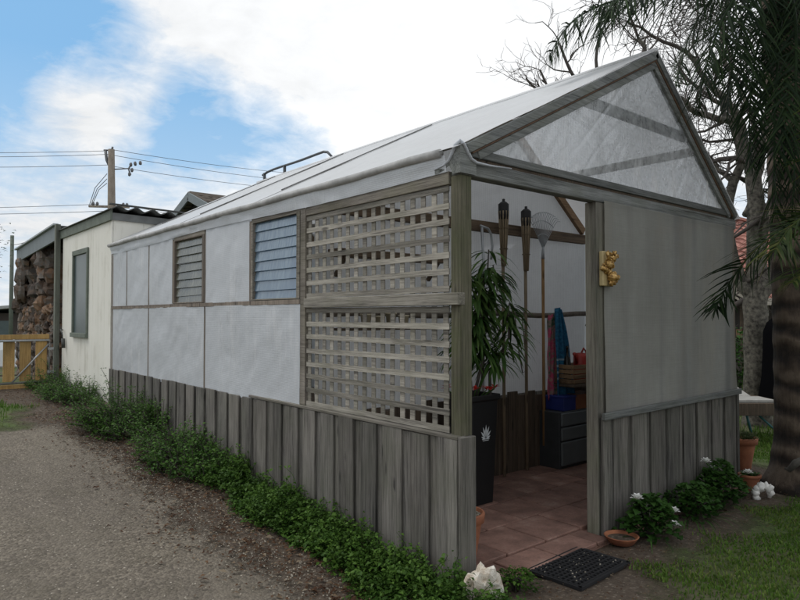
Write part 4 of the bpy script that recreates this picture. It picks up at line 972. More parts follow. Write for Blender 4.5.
hw2.build('side_arm', fit_m, UP); MB().tube([off(.8, 8.0), off(.7, 7.8), off(.78, 7.55)], .03, 6).build('fuse_holder', fit_m, UP)
dl = MB()
for k in (0, .22, .4): dl.tube([off(-.2, 7.6 - k), off(-.7 + k * .4, 7.0 - k * .2), off(-.92 + k * .3, 6.3)], .014, 5)
dl.build('down_lead', M['wire'], UP)
def wire(a, b, sag, label, r=.011):
    a, b = Vector(a), Vector(b); pts = [a.lerp(b, i / 24) - Vector((0, 0, sag * 4 * (i / 24) * (1 - i / 24))) for i in range(25)]
    tag(MB().tube(pts, r, 5).build('power_line', M['wire']), label, 'power line', 'power lines on the timber pole')
for pya, pz, nm in ((149, PT - .05, 'topmost'), (154, PT - .2, 'second'), (164, PT - .65, 'third')):
    wire(off(-.1, pz), at(-160, pya, 29), .12, f'thin power line leading left from the timber pole, {nm} of the upper wires')
for pya, pz, nm in ((210, 6.30, 'higher'), (216, 6.02, 'lower')):
    wire(off(-.6 if pz > 6.1 else -.1, pz), at(-160, pya, 29), .05, f'{nm} of the two low wires leading left from the pole crossarm')
for pyb, pz, nm in ((176, PT - .02, 'topmost'), (184, PT - .25, 'middle'), (192, 7.9, 'lowest')):
    wire(off(.1, pz), at(330, pyb, 40), .15, f'thin power line leading right from the pole, {nm} of three')
wire(off(.7, 6.25), at(330, 240, 36), .1, 'low wire leading right from the pole crossarm behind the roofs')
# thin pole near the gate, with its service wire
tp = at(11, 316, 18); tpg = gz(tp.x, tp.y)
tag(MB().tube([(tp.x, tp.y, tpg), (tp.x, tp.y, 3.86)], [.06, .05], 10).build('service_pole', M['fascia_green']), 'slim green-grey pole beyond the gate at the edge of the photo', 'pole')
wire((tp.x, tp.y, 3.6), at(30, 240, 14.5), .03, 'short service wire from the slim green pole to the porch', .008)

# ------------------------------------------------------------------ background houses, car
def gable_house(name, label, x0, x1, y0, y1, zb, ze, zr, ridge, wallm, roofm, barge, over=.35):
    o = thing(name, label, 'house', ((x0 + x1) / 2, (y0 + y1) / 2, zb))
    w = MB(); w.box(x0, x1, y0, y1, zb, ze)
    if ridge == 'x':
        ym = (y0 + y1) / 2; w.add([(x0, y0, ze), (x0, y1, ze), (x0, ym, zr - .05), (x1, y0, ze), (x1, y1, ze), (x1, ym, zr - .05)], [(0, 1, 2), (3, 5, 4)])
        r = MB(); k = (zr - ze) / (ym - y0)
        rows = 16
        for sgn, ya in ((1, y0 - over), (-1, y1 + over)):
            n = rows
            for i in range(n):
                ua, ub = i / n, (i + 1) / n; A = ya + (ym - ya) * ua; B = ya + (ym - ya) * ub
                zA = ze - over * k + (zr - ze + over * k) * ua; zB = ze - over * k + (zr - ze + over * k) * ub
                xs = [x0 - over + (x1 - x0 + 2 * over) * q / 60 for q in range(61)]
                vs = [(x, A, zA + .05 + .02 * math.sin(x * 21)) for x in xs] + [(x, B, zB + .02 * math.sin(x * 21)) for x in xs] + [(x, A, zA - .01) for x in xs]
                r.add(vs, [(q, q + 1, 62 + q, 61 + q) for q in range(60)] + [(122 + q, 123 + q, q + 1, q) for q in range(60)])
        r.box(x0 - over, x1 + over, ym - .1, ym + .1, zr, zr + .09)
        r.build('roof', roofm, o)
        b = MB()
        for ya in (y0 - over, y1 + over):
            b.beam((x0 - over - .01, ya, ze - over * k - .06), (x0 - over - .01, ym, zr - .06), .05, .24)
        b.build('barge_board', barge, o)
        b2 = MB(); b2.box(x0 - over, x1 + over, y0 - over - .06, y0 - over, ze - over * k - .16, ze - over * k - .01); b2.build('gutter', barge, o)
    w.build('wall', wallm, o); return o
# gable behind the shed roof
gable_house('tiled_house', 'house with brown tiled roof and blue-grey gable behind the cream shed', 5.3, 14, 13.3, 19.5, -.3, 4.15, 5.30, 'x', plain('dark_gable_wall', (.075, .08, .085, 1), .8), M['tile_brown'], M['fascia_blue'])  # dark wall colour carries the shade under the gable eaves
# red tiled house right
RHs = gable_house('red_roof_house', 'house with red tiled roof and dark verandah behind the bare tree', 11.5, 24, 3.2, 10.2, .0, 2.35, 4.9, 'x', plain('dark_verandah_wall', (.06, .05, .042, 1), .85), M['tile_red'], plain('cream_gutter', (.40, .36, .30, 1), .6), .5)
MB().box(11.4, 16, 3.05, 3.12, 1.15, 1.32).build('verandah_beam', wood('brown_rail', (.16, .10, .05, 1), (.30, .19, .1, 1), 0), RHs)
MB().box(12.1, 13.2, 3.13, 3.19, 1.6, 2.1).build('window', plain('pale_blind', (.45, .44, .40, 1), .6), RHs)
for x_ in (11.55, 13.8, 16): MB().box(x_, x_ + .1, 3.0, 3.1, 0.0, 2.2).build('verandah_post', M['dark_wood'], RHs)
# neighbour house far left
q = at(-10, 320, 27)
nh = thing('neighbour_house', 'low dark house with pale roof edge beyond the gate', 'house', (q.x, q.y, -.5))
d_, k_ = RH, FH
def nb(a, b, z): return Vector((q.x, q.y, 0)) + d_ * a + k_ * b + Vector((0, 0, z))
m_ = MB(); vs = [nb(a, b, z) for z in (-.5, 1.72) for a, b in ((-4, 0), (2.6, 0), (2.6, 5), (-4, 5))]; m_.add(vs, [(0, 1, 5, 4), (1, 2, 6, 5), (2, 3, 7, 6), (3, 0, 4, 7), (4, 5, 6, 7)]); m_.build('wall', plain('brown_brick_wall', (.075, .06, .055, 1), .85), nh)
m_ = MB(); vs = [nb(a, b, z) for (a, b, z) in ((-4.5, -.6, 1.62), (3.0, -.6, 2.18), (3.0, 5.6, 2.18), (-4.5, 5.6, 1.62), (-4.5, -.6, 1.50), (3.0, -.6, 2.06), (3.0, 5.6, 2.06), (-4.5, 5.6, 1.5))]; m_.add(vs, [(0, 1, 2, 3), (7, 6, 5, 4), (0, 4, 5, 1), (1, 5, 6, 2), (2, 6, 7, 3), (3, 7, 4, 0)]); m_.build('roof', plain('pale_roof', (.42, .43, .42, 1), .6), nh)
m_ = MB(); vs = [nb(a, -.03, z) for a, z in ((-.3, .6), (.9, .6), (.9, 1.4), (-.3, 1.4))]; m_.add(vs, [(0, 1, 2, 3)]); m_.build('window', M['window_glass'], nh)
# parked white car (small, beyond the gate)
cq = at(4, 316, 21.5); cg = gz(cq.x, cq.y)
car = thing('parked_car', 'white car parked beyond the gate in front of the dark house', 'car', (cq.x, cq.y, cg))
def cp(a, b, z): return Vector((cq.x, cq.y, cg)) + RH * a + FH * b + Vector((0, 0, z))
prof = [(-2.0, .35), (-2.05, .62), (-1.95, .80), (-1.2, .90), (-.55, 1.34), (.65, 1.38), (1.45, .98), (2.0, .92), (2.08, .60), (2.0, .35)]
m_ = MB(); n = len(prof); m_.add([cp(a, -.8 + (.12 if z > 1.1 else 0), z) for a, z in prof] + [cp(a, .8 - (.12 if z > 1.1 else 0), z) for a, z in prof], [tuple(range(n)), tuple(range(2 * n - 1, n - 1, -1))] + [(i, i + n, (i + 1) % n + n, (i + 1) % n) for i in range(n)])
m_.build('body', plain('white_car_paint', (.78, .80, .82, 1), .25, 0, .03), car, .04)
m_ = MB()
for b in (-.79, .79): 
    m_.add([cp(-1.0, b * 1.002, .93), cp(-.08, b * 1.002, .93), cp(-.08, b * .90, 1.29), cp(-.5, b * .90, 1.27)], [(0, 1, 2, 3)]); m_.add([cp(.0, b * 1.002, .93), cp(1.25, b * 1.002, .95), cp(.6, b * .90, 1.30), cp(.0, b * .90, 1.30)], [(0, 1, 2, 3)])
m_.build('window', M['window_glass'], car)
for a in (-1.3, 1.3):
    for b in (-.74, .74): MB().tube([cp(a, b - .09, .31), cp(a, b + .09, .31)], .31, 18).build('wheel', M['rubber'], car)
# ------------------------------------------------------------------ trees
def grow(mb, p, d, L, r, lvl, spread, twist, rnd_, up=.15, seg=5):
    pts, rad = [p.copy()], [r]; dd = d.normalized(); q = p.copy()
    for i in range(seg):
        dd = (dd + Vector((rnd_.gauss(0, twist), rnd_.gauss(0, twist), rnd_.gauss(0, twist) + up * .25))).normalized(); q = q + dd * (L / seg); pts.append(q.copy()); rad.append(r * (1 - .5 * (i + 1) / seg))
    mb.tube(pts, rad, 6 if r > .02 else 4, False)
    if lvl <= 0: return
    for k in range(rnd_.choice((3, 4, 4)) if lvl > 1 else rnd_.choice((3, 4, 5))):
        j = rnd_.randint(1, seg); ax = Vector((rnd_.gauss(0, 1), rnd_.gauss(0, 1), rnd_.gauss(0, 1))).normalized(); base_d = (pts[j] - pts[j - 1]).normalized()
        nd = (base_d + ax * spread).normalized(); grow(mb, pts[j], nd, L * rnd_.uniform(.5, .8), max(.0045, rad[j] * .62), lvl - 1, spread, twist * 1.05, rnd_, up, seg if lvl > 1 else 4)
def smooth_path(P, R, sub=4):
    pts, rad = [], []
    for i in range(len(P) - 1):
        a, b, c, d = P[max(i - 1, 0)], P[i], P[i + 1], P[min(i + 2, len(P) - 1)]
        for k in range(sub):
            u = k / sub; pts.append(.5 * ((2 * b) + (c - a) * u + (2 * a - 5 * b + 4 * c - d) * u * u + (3 * b - a - 3 * c + d) * u ** 3)); rad.append(R[i] + (R[i + 1] - R[i]) * u)
    return pts + [P[-1]], rad + [R[-1]]
BT = at(757, 428, 9.1); BT.z = gz(BT.x, BT.y) - .05
TR = thing('bare_tree', 'gnarled leafless tree with thick grey trunk between greenhouse and palm', 'tree', BT, 'leafless trees')
tk = MB(); P = [at(757, 432, 9.1), at(756, 395, 9.1), at(755, 345, 9.1), at(755, 305, 9.1), at(757, 250, 9.15), at(756, 205, 9.2), at(752, 168, 9.25)]
pp, rr = smooth_path(P, [.22, .165, .15, .16, .13, .115, .10]); pp = [p + Vector((noise.noise(p * 3) * .03, noise.noise(p * 3 + Vector((5, 5, 5))) * .03, 0)) for p in pp]; tk.tube(pp, rr, 14)
tk.build('trunk', M['bark'], TR)
lb = random.Random(4)
def limb(pix, rad, tw, lvl=3, every=3, LL=.95, spread=.95):
    o = MB(); P = [at(*p) for p in pix]; pp, rr = smooth_path(P, rad); pp = [p + Vector((lb.gauss(0, .012), lb.gauss(0, .012), lb.gauss(0, .012))) for p in pp]; o.tube(pp, rr, 8)
    for i in range(2, len(pp), every):
        d = (pp[min(i + 1, len(pp) - 1)] - pp[i - 1]).normalized(); ax = Vector((lb.gauss(0, 1), lb.gauss(0, 1), lb.gauss(.2, .9))).normalized()
        grow(tw, pp[i], (d * .6 + ax * .9), LL * lb.uniform(.7, 1.4), max(.013, rr[i] * .45), lvl, spread, .28, lb)
    grow(tw, pp[-1], pp[-1] - pp[-3], LL, rr[-1], lvl, spread, .25, lb)
    return o.build('limb', M['bark'], TR)
tw = MB()
limb([(756, 302, 9.1), (742, 282, 9.15), (732, 255, 9.4), (727, 215, 9.7), (733, 182, 9.8), (741, 158, 9.8), (730, 120, 9.9), (712, 96, 10)], [.12, .10, .085, .075, .07, .06, .045, .03], tw, every=5)
limb([(752, 172, 9.25), (745, 148, 9.2), (737, 118, 9.1), (722, 96, 9), (704, 78, 9), (688, 52, 9)], [.10, .085, .07, .055, .04, .03], tw)
limb([(753, 172, 9.25), (763, 142, 9.3), (770, 112, 9.4), (778, 72, 9.6), (772, 25, 9.8)], [.10, .08, .07, .055, .04], tw)
limb([(757, 252, 9.15), (768, 218, 9.0), (779, 172, 8.9), (776, 125, 8.8), (782, 80, 8.8)], [.09, .08, .065, .05, .035], tw, every=3)
limb([(756, 300, 9.1), (769, 282, 9.1), (776, 252, 9.2), (785, 200, 9.3), (800, 150, 9.4)], [.12, .10, .08, .06, .04], tw, every=4)
limb([(737, 120, 9.1), (715, 118, 8.9), (690, 108, 8.8), (668, 85, 8.7), (650, 60, 8.7), (640, 38, 8.7)], [.055, .045, .038, .03, .024, .018], tw)
limb([(733, 182, 9.8), (715, 165, 10), (705, 150, 10.1), (690, 135, 10.2)], [.05, .035, .028, .02], tw)
limb([(745, 215, 9.2), (755, 190, 9.6), (762, 150, 10), (745, 100, 10.3), (725, 60, 10.4), (720, 25, 10.5)], [.05, .045, .04, .034, .028, .02], tw)
tw.build('twigs', M['twig'], TR)
# second bare tree behind the ridge
B2 = at(600, 316, 14); B2.z = gz(B2.x, B2.y)
T2 = thing('bare_tree', 'thin leafless tree whose twigs show above the roof ridge', 'tree', B2, 'leafless trees')
t2 = MB(); t2.tube([B2, B2 + Vector((.05, 0, 1.6)), at(602, 180, 14), at(598, 120, 14)], [.14, .12, .10, .08], 10); t2.build('trunk', M['bark'], T2)
tw = MB(); lb = random.Random(8)
for pix in (((600, 130, 14), (575, 110, 14), (552, 98, 14), (535, 88, 14), (526, 78, 14)), ((598, 125, 14), (585, 95, 13.9), (570, 70, 13.8), (560, 45, 13.8)), ((598, 122, 14), (600, 90, 14.2), (596, 60, 14.2), (600, 35, 14.2)), ((600, 125, 14), (625, 95, 14), (640, 65, 14), (645, 40, 14)), ((601, 135, 14), (575, 118, 14.3), (555, 100, 14.4), (540, 70, 14.4))):
    o_ = MB(); P = [at(*p) for p in pix]; pp, rr = smooth_path(P, [.06, .045, .035, .025, .018][:len(P)]); tw.tube(pp, rr, 6, False)
    for i in range(3, len(pp), 3): grow(tw, pp[i], (pp[i] - pp[i - 2]).normalized() * .6 + Vector((lb.gauss(0, .6), lb.gauss(0, .6), lb.gauss(.4, .5))), lb.uniform(.5, .9), rr[i] * .55, 2, .8, .25, lb)
tw.build('twigs', M['twig'], T2)

# palm
PB = at(803, 500, 6.0); PB.z = gz(PB.x, PB.y)
PAL = thing('palm_tree', 'large palm with dark ringed trunk and drooping feathery fronds', 'palm tree', PB)
t = NT('palm_trunk'); co = t.coord(); n = t.math('ADD', t.math('MULTIPLY', t.noise(co, 9, 6, .65), .5), t.math('MULTIPLY', t.noise(t.mapping(co, (38, 38, 5)), 1, 5, .7), .5)); wv = t.n('ShaderNodeTexWave'); wv.bands_direction = 'Z'; t.l(co, wv.inputs['Vector']); wv.inputs['Scale'].default_value = 1.3; wv.inputs['Distortion'].default_value = 6; wv.inputs['Detail'].default_value = 3; wv.inputs['Detail Scale'].default_value = 1.6
c = t.ramp(t.math('ADD', t.math('MULTIPLY', n, .7), t.math('MULTIPLY', wv.outputs['Fac'], .3)), [(.34, (.022, .017, .014, 1)), (.5, (.07, .05, .037, 1)), (.66, (.15, .115, .085, 1))])
M['palm_trunk'] = t.done(t.pr(c, .9, t.bump(t.math('ADD', n, wv.outputs['Fac']), .9, .03)))
top = at(786, -25, 5.85)
pts, rad = [], []
for i in range(60):
    u = i / 59; p = PB.lerp(top, u); p.x += .02 * math.sin(u * 5)
    pts.append(p); rad.append((.215 + .15 * math.exp(-u * 22) - .02 * u) * (1 + .025 * math.sin(i * 1.9)))
tb = MB().tube(pts, rad, 22); tb.build('trunk', M['palm_trunk'], PAL)
# peeling husk on the trunk
hs = MB(); a_, b_ = at(789, 470, 5.72), at(803, 459, 5.64); hs.tube([a_ - FH * -.05, a_, a_.lerp(b_, .5) + Vector((0, 0, .012)), b_], [.012, .024, .034, .022], 7)
hs.build('leaf_base', plain('dead_leaf_base', (.13, .12, .105, 1), .85, 0, .5, 20), PAL)
pr2 = random.Random(21)
def frond(parent, P, mat, llen=.5, n=58, droop=.85, width=.018, rr0=.018, label=None, start=.12):
    P = [Vector(p) for p in P]; pp, rr = smooth_path(P, [rr0 * (1 - .85 * i / (len(P) - 1)) for i in range(len(P))], 8)
    n = int(n * 1.3); llen *= 1.12
    mb = MB(); mb.rnd(.6); mb.tube(pp, rr, 6)
    for i in range(n):
        u = start + (1 - start) * i / (n - 1); j = u * (len(pp) - 1); a = min(len(pp) - 2, int(j)); p = pp[a].lerp(pp[a + 1], j - a); d = (pp[a + 1] - pp[a]).normalized()
        side = d.cross(Vector((0, 0, 1))); side = side.normalized() if side.length > .05 else d.orthogonal().normalized(); un = side.cross(d)
        prof = .45 + .55 * math.sin(math.pi * min(1, .15 + .85 * u)); prof *= 1 if u < .9 else 1 - (u - .9) * 4
        for s in (-1, 1):
            L = llen * prof * pr2.uniform(.8, 1.15); dd = (side * s * pr2.uniform(.6, 1.0) + d * pr2.uniform(.25, .95) + un * pr2.uniform(-.35, .55)).normalized(); w = width * pr2.uniform(.7, 1.15)
            mb.rnd(pr2.random()); q = p.copy(); kk = dd.cross(un).normalized(); vv = [q - kk * w * .3, q + kk * w * .3]
            for m_ in range(1, 5):
                dd = (dd + Vector((pr2.gauss(0, .05), pr2.gauss(0, .05), -droop * .34))).normalized(); q = q + dd * (L / 4); ww = w * .5 * (1, 1, .85, .6, .12)[m_]
                vv += [q - kk * ww, q + kk * ww]
            mb.add(vv, [(2 * m_, 2 * m_ + 1, 2 * m_ + 3, 2 * m_ + 2) for m_ in range(4)], True)
    return mb.build('frond', mat, parent, **({'label': label} if label else {}))
C1 = (786, -22, 5.85)
for pix, ll, n in (
    ([C1, (745, -22, 5.7), (695, -12, 5.6), (645, -4, 5.5), (604, 4, 5.45), (570, 24, 5.4), (549, 56, 5.4)], .50, 92),
    ([C1, (750, -60, 5.4), (700, -60, 5.1), (655, -35, 4.9), (618, 0, 4.8), (597, 40, 4.8)], .48, 70),
    ([C1, (752, -30, 6.1), (715, -5, 6.3), (690, 35, 6.4), (676, 85, 6.4)], .50, 64),
    ([C1, (755, -25, 5.5), (728, 10, 5.3), (708, 60, 5.2), (698, 112, 5.2)], .46, 64),
    ([C1, (765, -20, 5.5), (745, 20, 5.3), (731, 75, 5.2), (726, 130, 5.2)], .44, 62),
    ([C1, (772, 5, 5.6), (757, 50, 5.4), (750, 105, 5.3), (750, 165, 5.3)], .42, 60),
    ([C1, (780, 30, 5.4), (776, 90, 5.2), (774, 150, 5.15), (776, 215, 5.15)], .42, 60),
    ([C1, (795, 15, 5.3), (796, 80, 5.1), (795, 150, 5.05), (792, 215, 5.05)], .42, 58),
    ([C1, (800, -10, 6.2), (800, 60, 6.6), (785, 130, 6.7), (775, 190, 6.7)], .42, 58),
    ([C1, (760, -80, 6.2), (700, -70, 6.6), (640, -25, 6.9), (600, 20, 7.0)], .45, 60),
    ([C1, (815, -20, 5.2), (850, 20, 4.9), (870, 100, 4.8)], .45, 50), ([C1, (820, -60, 6.2), (870, -40, 6.6), (910, 30, 6.9)], .45, 50),
    ([C1, (790, -120, 6.0), (780, -190, 6.3), (740, -220, 6.6)], .45, 50), ([C1, (770, -120, 5.4), (730, -170, 4.9), (670, -160, 4.5)], .45, 50), ([C1, (810, -110, 5.7), (860, -170, 5.5), (920, -150, 5.4)], .45, 50)):
    frond(PAL, [at(*p) for p in pix], M['palm_leaf'], ll, n)
# young palm outside the right edge, fronds reaching in
YB = at(868, 470, 4.7); YB.z = gz(YB.x, YB.y)
YP = thing('young_palm', 'young palm with yellow-green fronds reaching in front of the big trunk', 'palm tree', YB)
ct = at(862, 280, 4.7); MB().tube([YB, YB.lerp(ct, .5), ct], [.14, .12, .09], 14).build('trunk', M['palm_trunk'], YP)
frond(YP, [ct, at(825, 215, 4.7), at(790, 225, 4.75), at(755, 250, 4.8), at(730, 282, 4.9), at(716, 308, 4.9)], M['palm_leaf'], .40, 54, .35, .022, .014, 'dark green frond drooping across the screen corner')
frond(YP, [ct, at(840, 225, 4.4), at(812, 215, 4.3), at(790, 228, 4.25), at(775, 250, 4.2)], M['palm_young'], .42, 40, .55, .016, .014, 'yellow-green frond')
frond(YP, [ct, at(850, 190, 4.5), at(830, 130, 4.5), at(822, 90, 4.5)], M['palm_young'], .36, 36, .6, .016, .014)
frond(YP, [ct, at(890, 210, 4.6), at(930, 220, 4.7), at(960, 280, 4.8)], M['palm_young'], .4, 36, .6, .016, .014)
frond(YP, [ct, at(845, 262, 4.3), at(815, 262, 4.2), at(793, 282, 4.1)], M['palm_young'], .30, 30, .6, .015, .012)

# ------------------------------------------------------------------ right background: table, cover, shrubs, fence
TC = at(750, 398, 8.2); tz = TC.z; tg = gz(TC.x, TC.y)
TB = thing('garden_table', 'low garden table with dark edge and turquoise metal legs behind the greenhouse', 'table', (TC.x, TC.y, tg))
def tp_(a, b, z): return Vector((TC.x, TC.y, 0)) + RH * a + FH * b + Vector((0, 0, z))
m_ = MB(); m_.rnd(); vs = [tp_(a, b, z) for z in (tz - .16, tz - .012) for a, b in ((-.75, -.42), (.28, -.42), (.28, .42), (-.75, .42))]; m_.add(vs, [(3, 2, 1, 0), (4, 5, 6, 7), (0, 1, 5, 4), (1, 2, 6, 5), (2, 3, 7, 6), (3, 0, 4, 7)]); m_.build('table_top', M['dark_wood'], TB, .004)
tq = plain('turquoise_paint', (.05, .17, .18, 1), .5)
for a in (-.6, .12):
    for s in (-1, 1): MB().tube([tp_(a, s * .36, tz - .16), tp_(a + .06, s * .3, tg)], .018, 8).build('leg', tq, TB)
MB().tube([tp_(-.05, -.3, tz - .18), tp_(.14, -.32, tg + .16), tp_(.30, -.3, tg + .2)], .014, 7).build('brace', tq, TB)
sl_m = plain('pale_slab', (.42, .41, .38, 1), .85, 0, .3, 16)
def slab(a0, a1, b0, b1, z, tilt, label):
    m_ = MB(); m_.rnd(); vs = [tp_(a, b, z + dz + tilt * (b - b0)) for dz in (0, .035) for a, b in ((a0, b0), (a1, b0), (a1, b1), (a0, b1))]; m_.add(vs, [(3, 2, 1, 0), (4, 5, 6, 7), (0, 1, 5, 4), (1, 2, 6, 5), (2, 3, 7, 6), (3, 0, 4, 7)])
    tag(m_.build('concrete_slab', sl_m, None, .004), label, 'slab', 'pale slabs on the garden table')
slab(-.5, .10, -.38, -.02, tz - .01, .0, 'pale square slab at the front of the low garden table')
slab(-.52, .02, .02, .38, tz - .01, .25, 'pale square slab propped at the back of the low garden table')
cvq = at(781, 316, 8.6); cvg = gz(cvq.x, cvq.y)
m_ = MB(); vs, fs = [], []; n = 20
for k, (z, w, d) in enumerate(((cvg + .32, .27, .24), (cvg + .5, .275, .24), (cvg + .75, .235, .22), (cvg + 1.1, .215, .20), (cvg + 1.35, .21, .19), (cvg + 1.48, .17, .16), (cvg + 1.55, .09, .09), (cvg + 1.565, .01, .01))):
    for i in range(n):
        a = 2 * math.pi * i / n; k_ = 1 + .06 * math.sin(a * 5 + k * .4) * (1 if k < 5 else .3); vs.append(Vector((cvq.x, cvq.y, z)) + RH * (w * k_ * math.cos(a)) + FH * (d * k_ * math.sin(a)))
for k in range(7): fs += [(k * n + i, k * n + (i + 1) % n, (k + 1) * n + (i + 1) % n, (k + 1) * n + i) for i in range(n)]
m_.add(vs, fs, True)
CV = thing('covered_heater', 'tall garden item under a black cloth cover behind the palm trunk', 'cover', (cvq.x, cvq.y, cvg))
m_.build('cloth_cover', M['black_cloth'], CV); MB().tube([(cvq.x, cvq.y, cvg), (cvq.x, cvq.y, cvg + .6)], .06, 10).build('stand', M['black'], CV)
def bigshrub(name, label, c, rx, ry, h, n, mat, ll, lw, group='shrubs behind the lawn'):
    return bushy(name, label, c, rx, ry, h, n, mat, lw, ll, group, (), 0, 'shrub')
c = at(738, 372, 10.5); bigshrub('garden_shrub', 'light green upright shrub beside the bare tree trunk', (c.x, c.y, gz(c.x, c.y)), .38, .38, 1.25, 900, foliage('light_shrub', [(.04, .10, .02, 1), (.08, .19, .04, 1)]), .14, .05)
c = at(790, 372, 13); bigshrub('garden_shrub', 'rounded olive shrub near the dark verandah', (c.x, c.y, gz(c.x, c.y)), .9, .8, 1.5, 1500, M['far_leaf'], .12, .06)
for k, (px, D, h, lab) in enumerate(((720, 15, 1.3, 'dark hedge shrub against the verandah behind the greenhouse corner'), (850, 15, 2.3, 'broad dark shrub at the garden end beyond the palms'))):
    c = at(px, 316, D); bigshrub('garden_shrub', lab, (c.x, c.y, gz(c.x, c.y)), 1.5, .9, h, 2200, M['far_leaf'], .16, .08)
# small tree just off the left edge
c = at(-22, 316, 16); sg = gz(c.x, c.y)
ST = thing('small_tree', 'dark leafy branch tips at the photo edge beside the slim pole', 'tree', (c.x, c.y, sg))
MB().tube([(c.x, c.y, sg), (c.x, c.y, sg + 2), at(-42, 245, 16)], [.1, .08, .05], 8).build('trunk', M['bark'], ST)
m_ = MB()
for i in range(2600):
    p = at(-44, 245, 16) + Vector((rng.gauss(0, .42), rng.gauss(0, .42), rng.gauss(0, .34))); a = rng.uniform(0, 6.28); m_.rnd(); m_.leaf(p, (math.cos(a), math.sin(a), .2), .12, .05)
m_.build('crown', M['far_leaf'], ST)
# low trees along the horizon
hz = MB()
for i in range(9000):
    a = rng.uniform(-.75, .95); D = rng.uniform(60, 75); b = FH * math.cos(a) + RH * math.sin(a)
    h = 2.2 + 1.6 * noise.noise(Vector((a * 9, 0, 0))); p = Vector((CAM.x, CAM.y, -.5)) + b * D + Vector((0, 0, max(0, h) * rng.random())); q = rng.uniform(0, 6.28); hz.rnd(); hz.leaf(p, (math.cos(q), math.sin(q), .3), rng.uniform(.6, 1.2), .6)
hz.build('distant_treeline', M['far_leaf'], kind='stuff')

# ------------------------------------------------------------------ world, sun, camera
wd = bpy.data.worlds.new('World'); scene.world = wd; wd.use_nodes = True
nt = wd.node_tree; nt.nodes.clear()
class WT(NT):
    def __init__(s, tree): s.t = tree; s.out = s.n('ShaderNodeOutputWorld')
w = WT(nt)
SUN_EL, SUN_AZ = 55, -38     # degrees; azimuth measured from +y towards +x
sky = w.n('ShaderNodeTexSky'); sky.sky_type = 'NISHITA'; sky.sun_disc = False; sky.sun_elevation = R_(SUN_EL); sky.sun_rotation = R_(SUN_AZ); sky.altitude = 20; sky.air_density = 1.0; sky.dust_density = 1.0; sky.ozone_density = 1.5
gen = w.n('ShaderNodeTexCoord').outputs['Generated']
sep = w.n('ShaderNodeSeparateXYZ'); w.l(gen, sep.inputs[0])
zc = w.math('ADD', w.math('MAXIMUM', sep.outputs[2], 0.0), .22)
cbx = w.n('ShaderNodeCombineXYZ'); w.l(w.math('DIVIDE', sep.outputs[0], zc), cbx.inputs[0]); w.l(w.math('DIVIDE', sep.outputs[1], zc), cbx.inputs[1])
n1 = w.noise(w.mapping(cbx.outputs[0], (1, 1, 1), (3.1, 1.7, 0)), 1.25, 8, .58, .35)
n2 = w.noise(w.mapping(cbx.outputs[0], (1, 1, 1), (8.3, 2.2, 0)), 3.4, 7, .6, .3)
def spot(px, py, deg0, deg1):
    d = (at(px, py, 1) - CAM).normalized(); v = w.n('ShaderNodeVectorMath'); v.operation = 'DOT_PRODUCT'; nv = w.n('ShaderNodeVectorMath'); nv.operation = 'NORMALIZE'; w.l(gen, nv.inputs[0]); w.l(nv.outputs[0], v.inputs[0]); v.inputs[1].default_value = d
    return w.mr(v.outputs['Value'], math.cos(R_(deg1)), math.cos(R_(deg0)), 0, 1)
cov = w.math('ADD', w.math('MULTIPLY', n1, .75), w.math('MULTIPLY', n2, .35))
cov = w.math('ADD', cov, .17)
n3 = w.noise(w.mapping(cbx.outputs[0], (1, 1, 1), (1.3, 5.2, 0)), 7.5, 6, .62, .4)
cov = w.math('ADD', cov, w.math('MULTIPLY', w.math('SUBTRACT', n3, .5), .55))
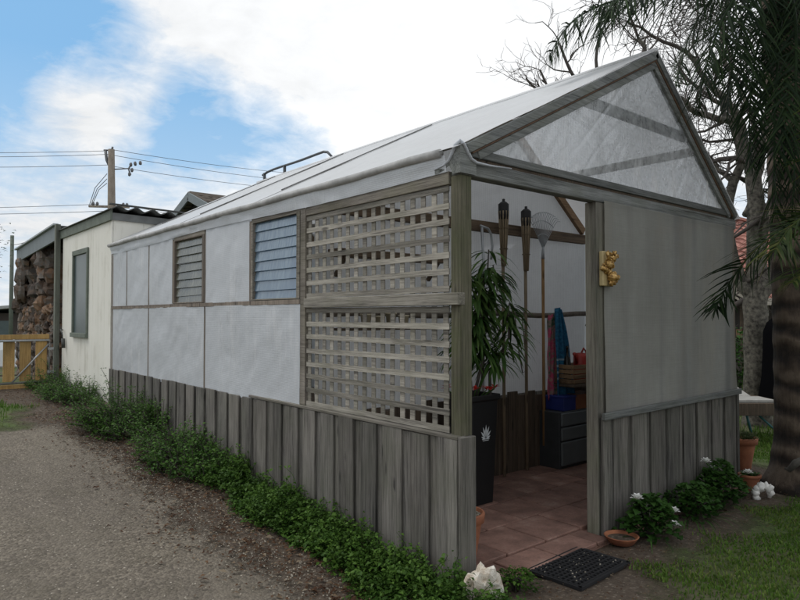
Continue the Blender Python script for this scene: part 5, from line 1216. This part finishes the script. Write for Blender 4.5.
for px, py, a, b, k in ((10, 30, 1, 10, -.26), (70, 44, 1, 6, -.24), (120, 58, 1, 5, -.20), (-40, 90, 2, 9, -.22), (185, 108, .5, 5, -.18), (222, 128, .5, 6, -.26), (275, 146, .5, 5.5, -.24), (160, 140, .5, 4.5, -.12), (310, 152, .5, 4, -.12), (105, 88, 1, 6, .30), (60, 100, 1, 5, .14), (40, 195, 2, 12, -.13), (150, 185, 1, 7, -.08), (20, 150, 1, 8, .06), (480, 60, 4, 26, .22)):
    cov = w.math('ADD', cov, w.math('MULTIPLY', spot(px, py, a, b), k))
f = w.mr(cov, .33, .74)
bright = w.math('ADD', w.math('MULTIPLY', spot(480, 60, 3, 34), 2.0), w.math('ADD', 5.6, w.math('ADD', w.math('MULTIPLY', n2, 3.2), w.math('MULTIPLY', n3, 2.8))))
cl = w.n('ShaderNodeVectorMath'); cl.operation = 'SCALE'; cl.inputs[0].default_value = (.975, .99, 1.005); w.l(bright, cl.inputs['Scale'])
blue = w.mix(.75, sky.outputs[0], (2.6, 5.6, 9.1, 1))
hzf = w.mr(sep.outputs[2], .0, .35, .75, 0)
blue = w.mix(hzf, blue, (6.6, 8.0, 9.2, 1))
bg = w.n('ShaderNodeBackground'); w.l(w.mix(f, blue, cl.outputs[0]), bg.inputs[0]); bg.inputs[1].default_value = .1
w.l(bg.outputs[0], w.out.inputs['Surface'])
sl = bpy.data.lights.new('sun', 'SUN'); sl.energy = 1.1; sl.angle = R_(25); sl.color = (1, .97, .92)
so = bpy.data.objects.new('sun', sl); COL.objects.link(so)
el, az = R_(SUN_EL), R_(SUN_AZ); sd_ = Vector((math.sin(az) * math.cos(el), math.cos(az) * math.cos(el), math.sin(el)))
so.rotation_euler = sd_.to_track_quat('Z', 'Y').to_euler(); so.location = (0, 0, 20)
cam = bpy.data.cameras.new('camera'); cam.sensor_width = 36; cam.lens = F_PX / 800 * 36; cam.clip_end = 2000; cam.clip_start = .05
co_ = bpy.data.objects.new('camera', cam); COL.objects.link(co_); co_.location = CAM
fw_ = FH * math.cos(PITCH) + Vector((0, 0, math.sin(PITCH))); co_.rotation_euler = (-fw_).to_track_quat('Z', 'Y').to_euler()
scene.camera = co_
vs_ = scene.view_settings; vs_.view_transform = 'Standard'; vs_.look = 'None'; vs_.gamma = 1; vs_.exposure = 0; vs_.use_curve_mapping = False
scene.cycles.max_bounces = 10; scene.cycles.transparent_max_bounces = 24; scene.cycles.use_denoising = True
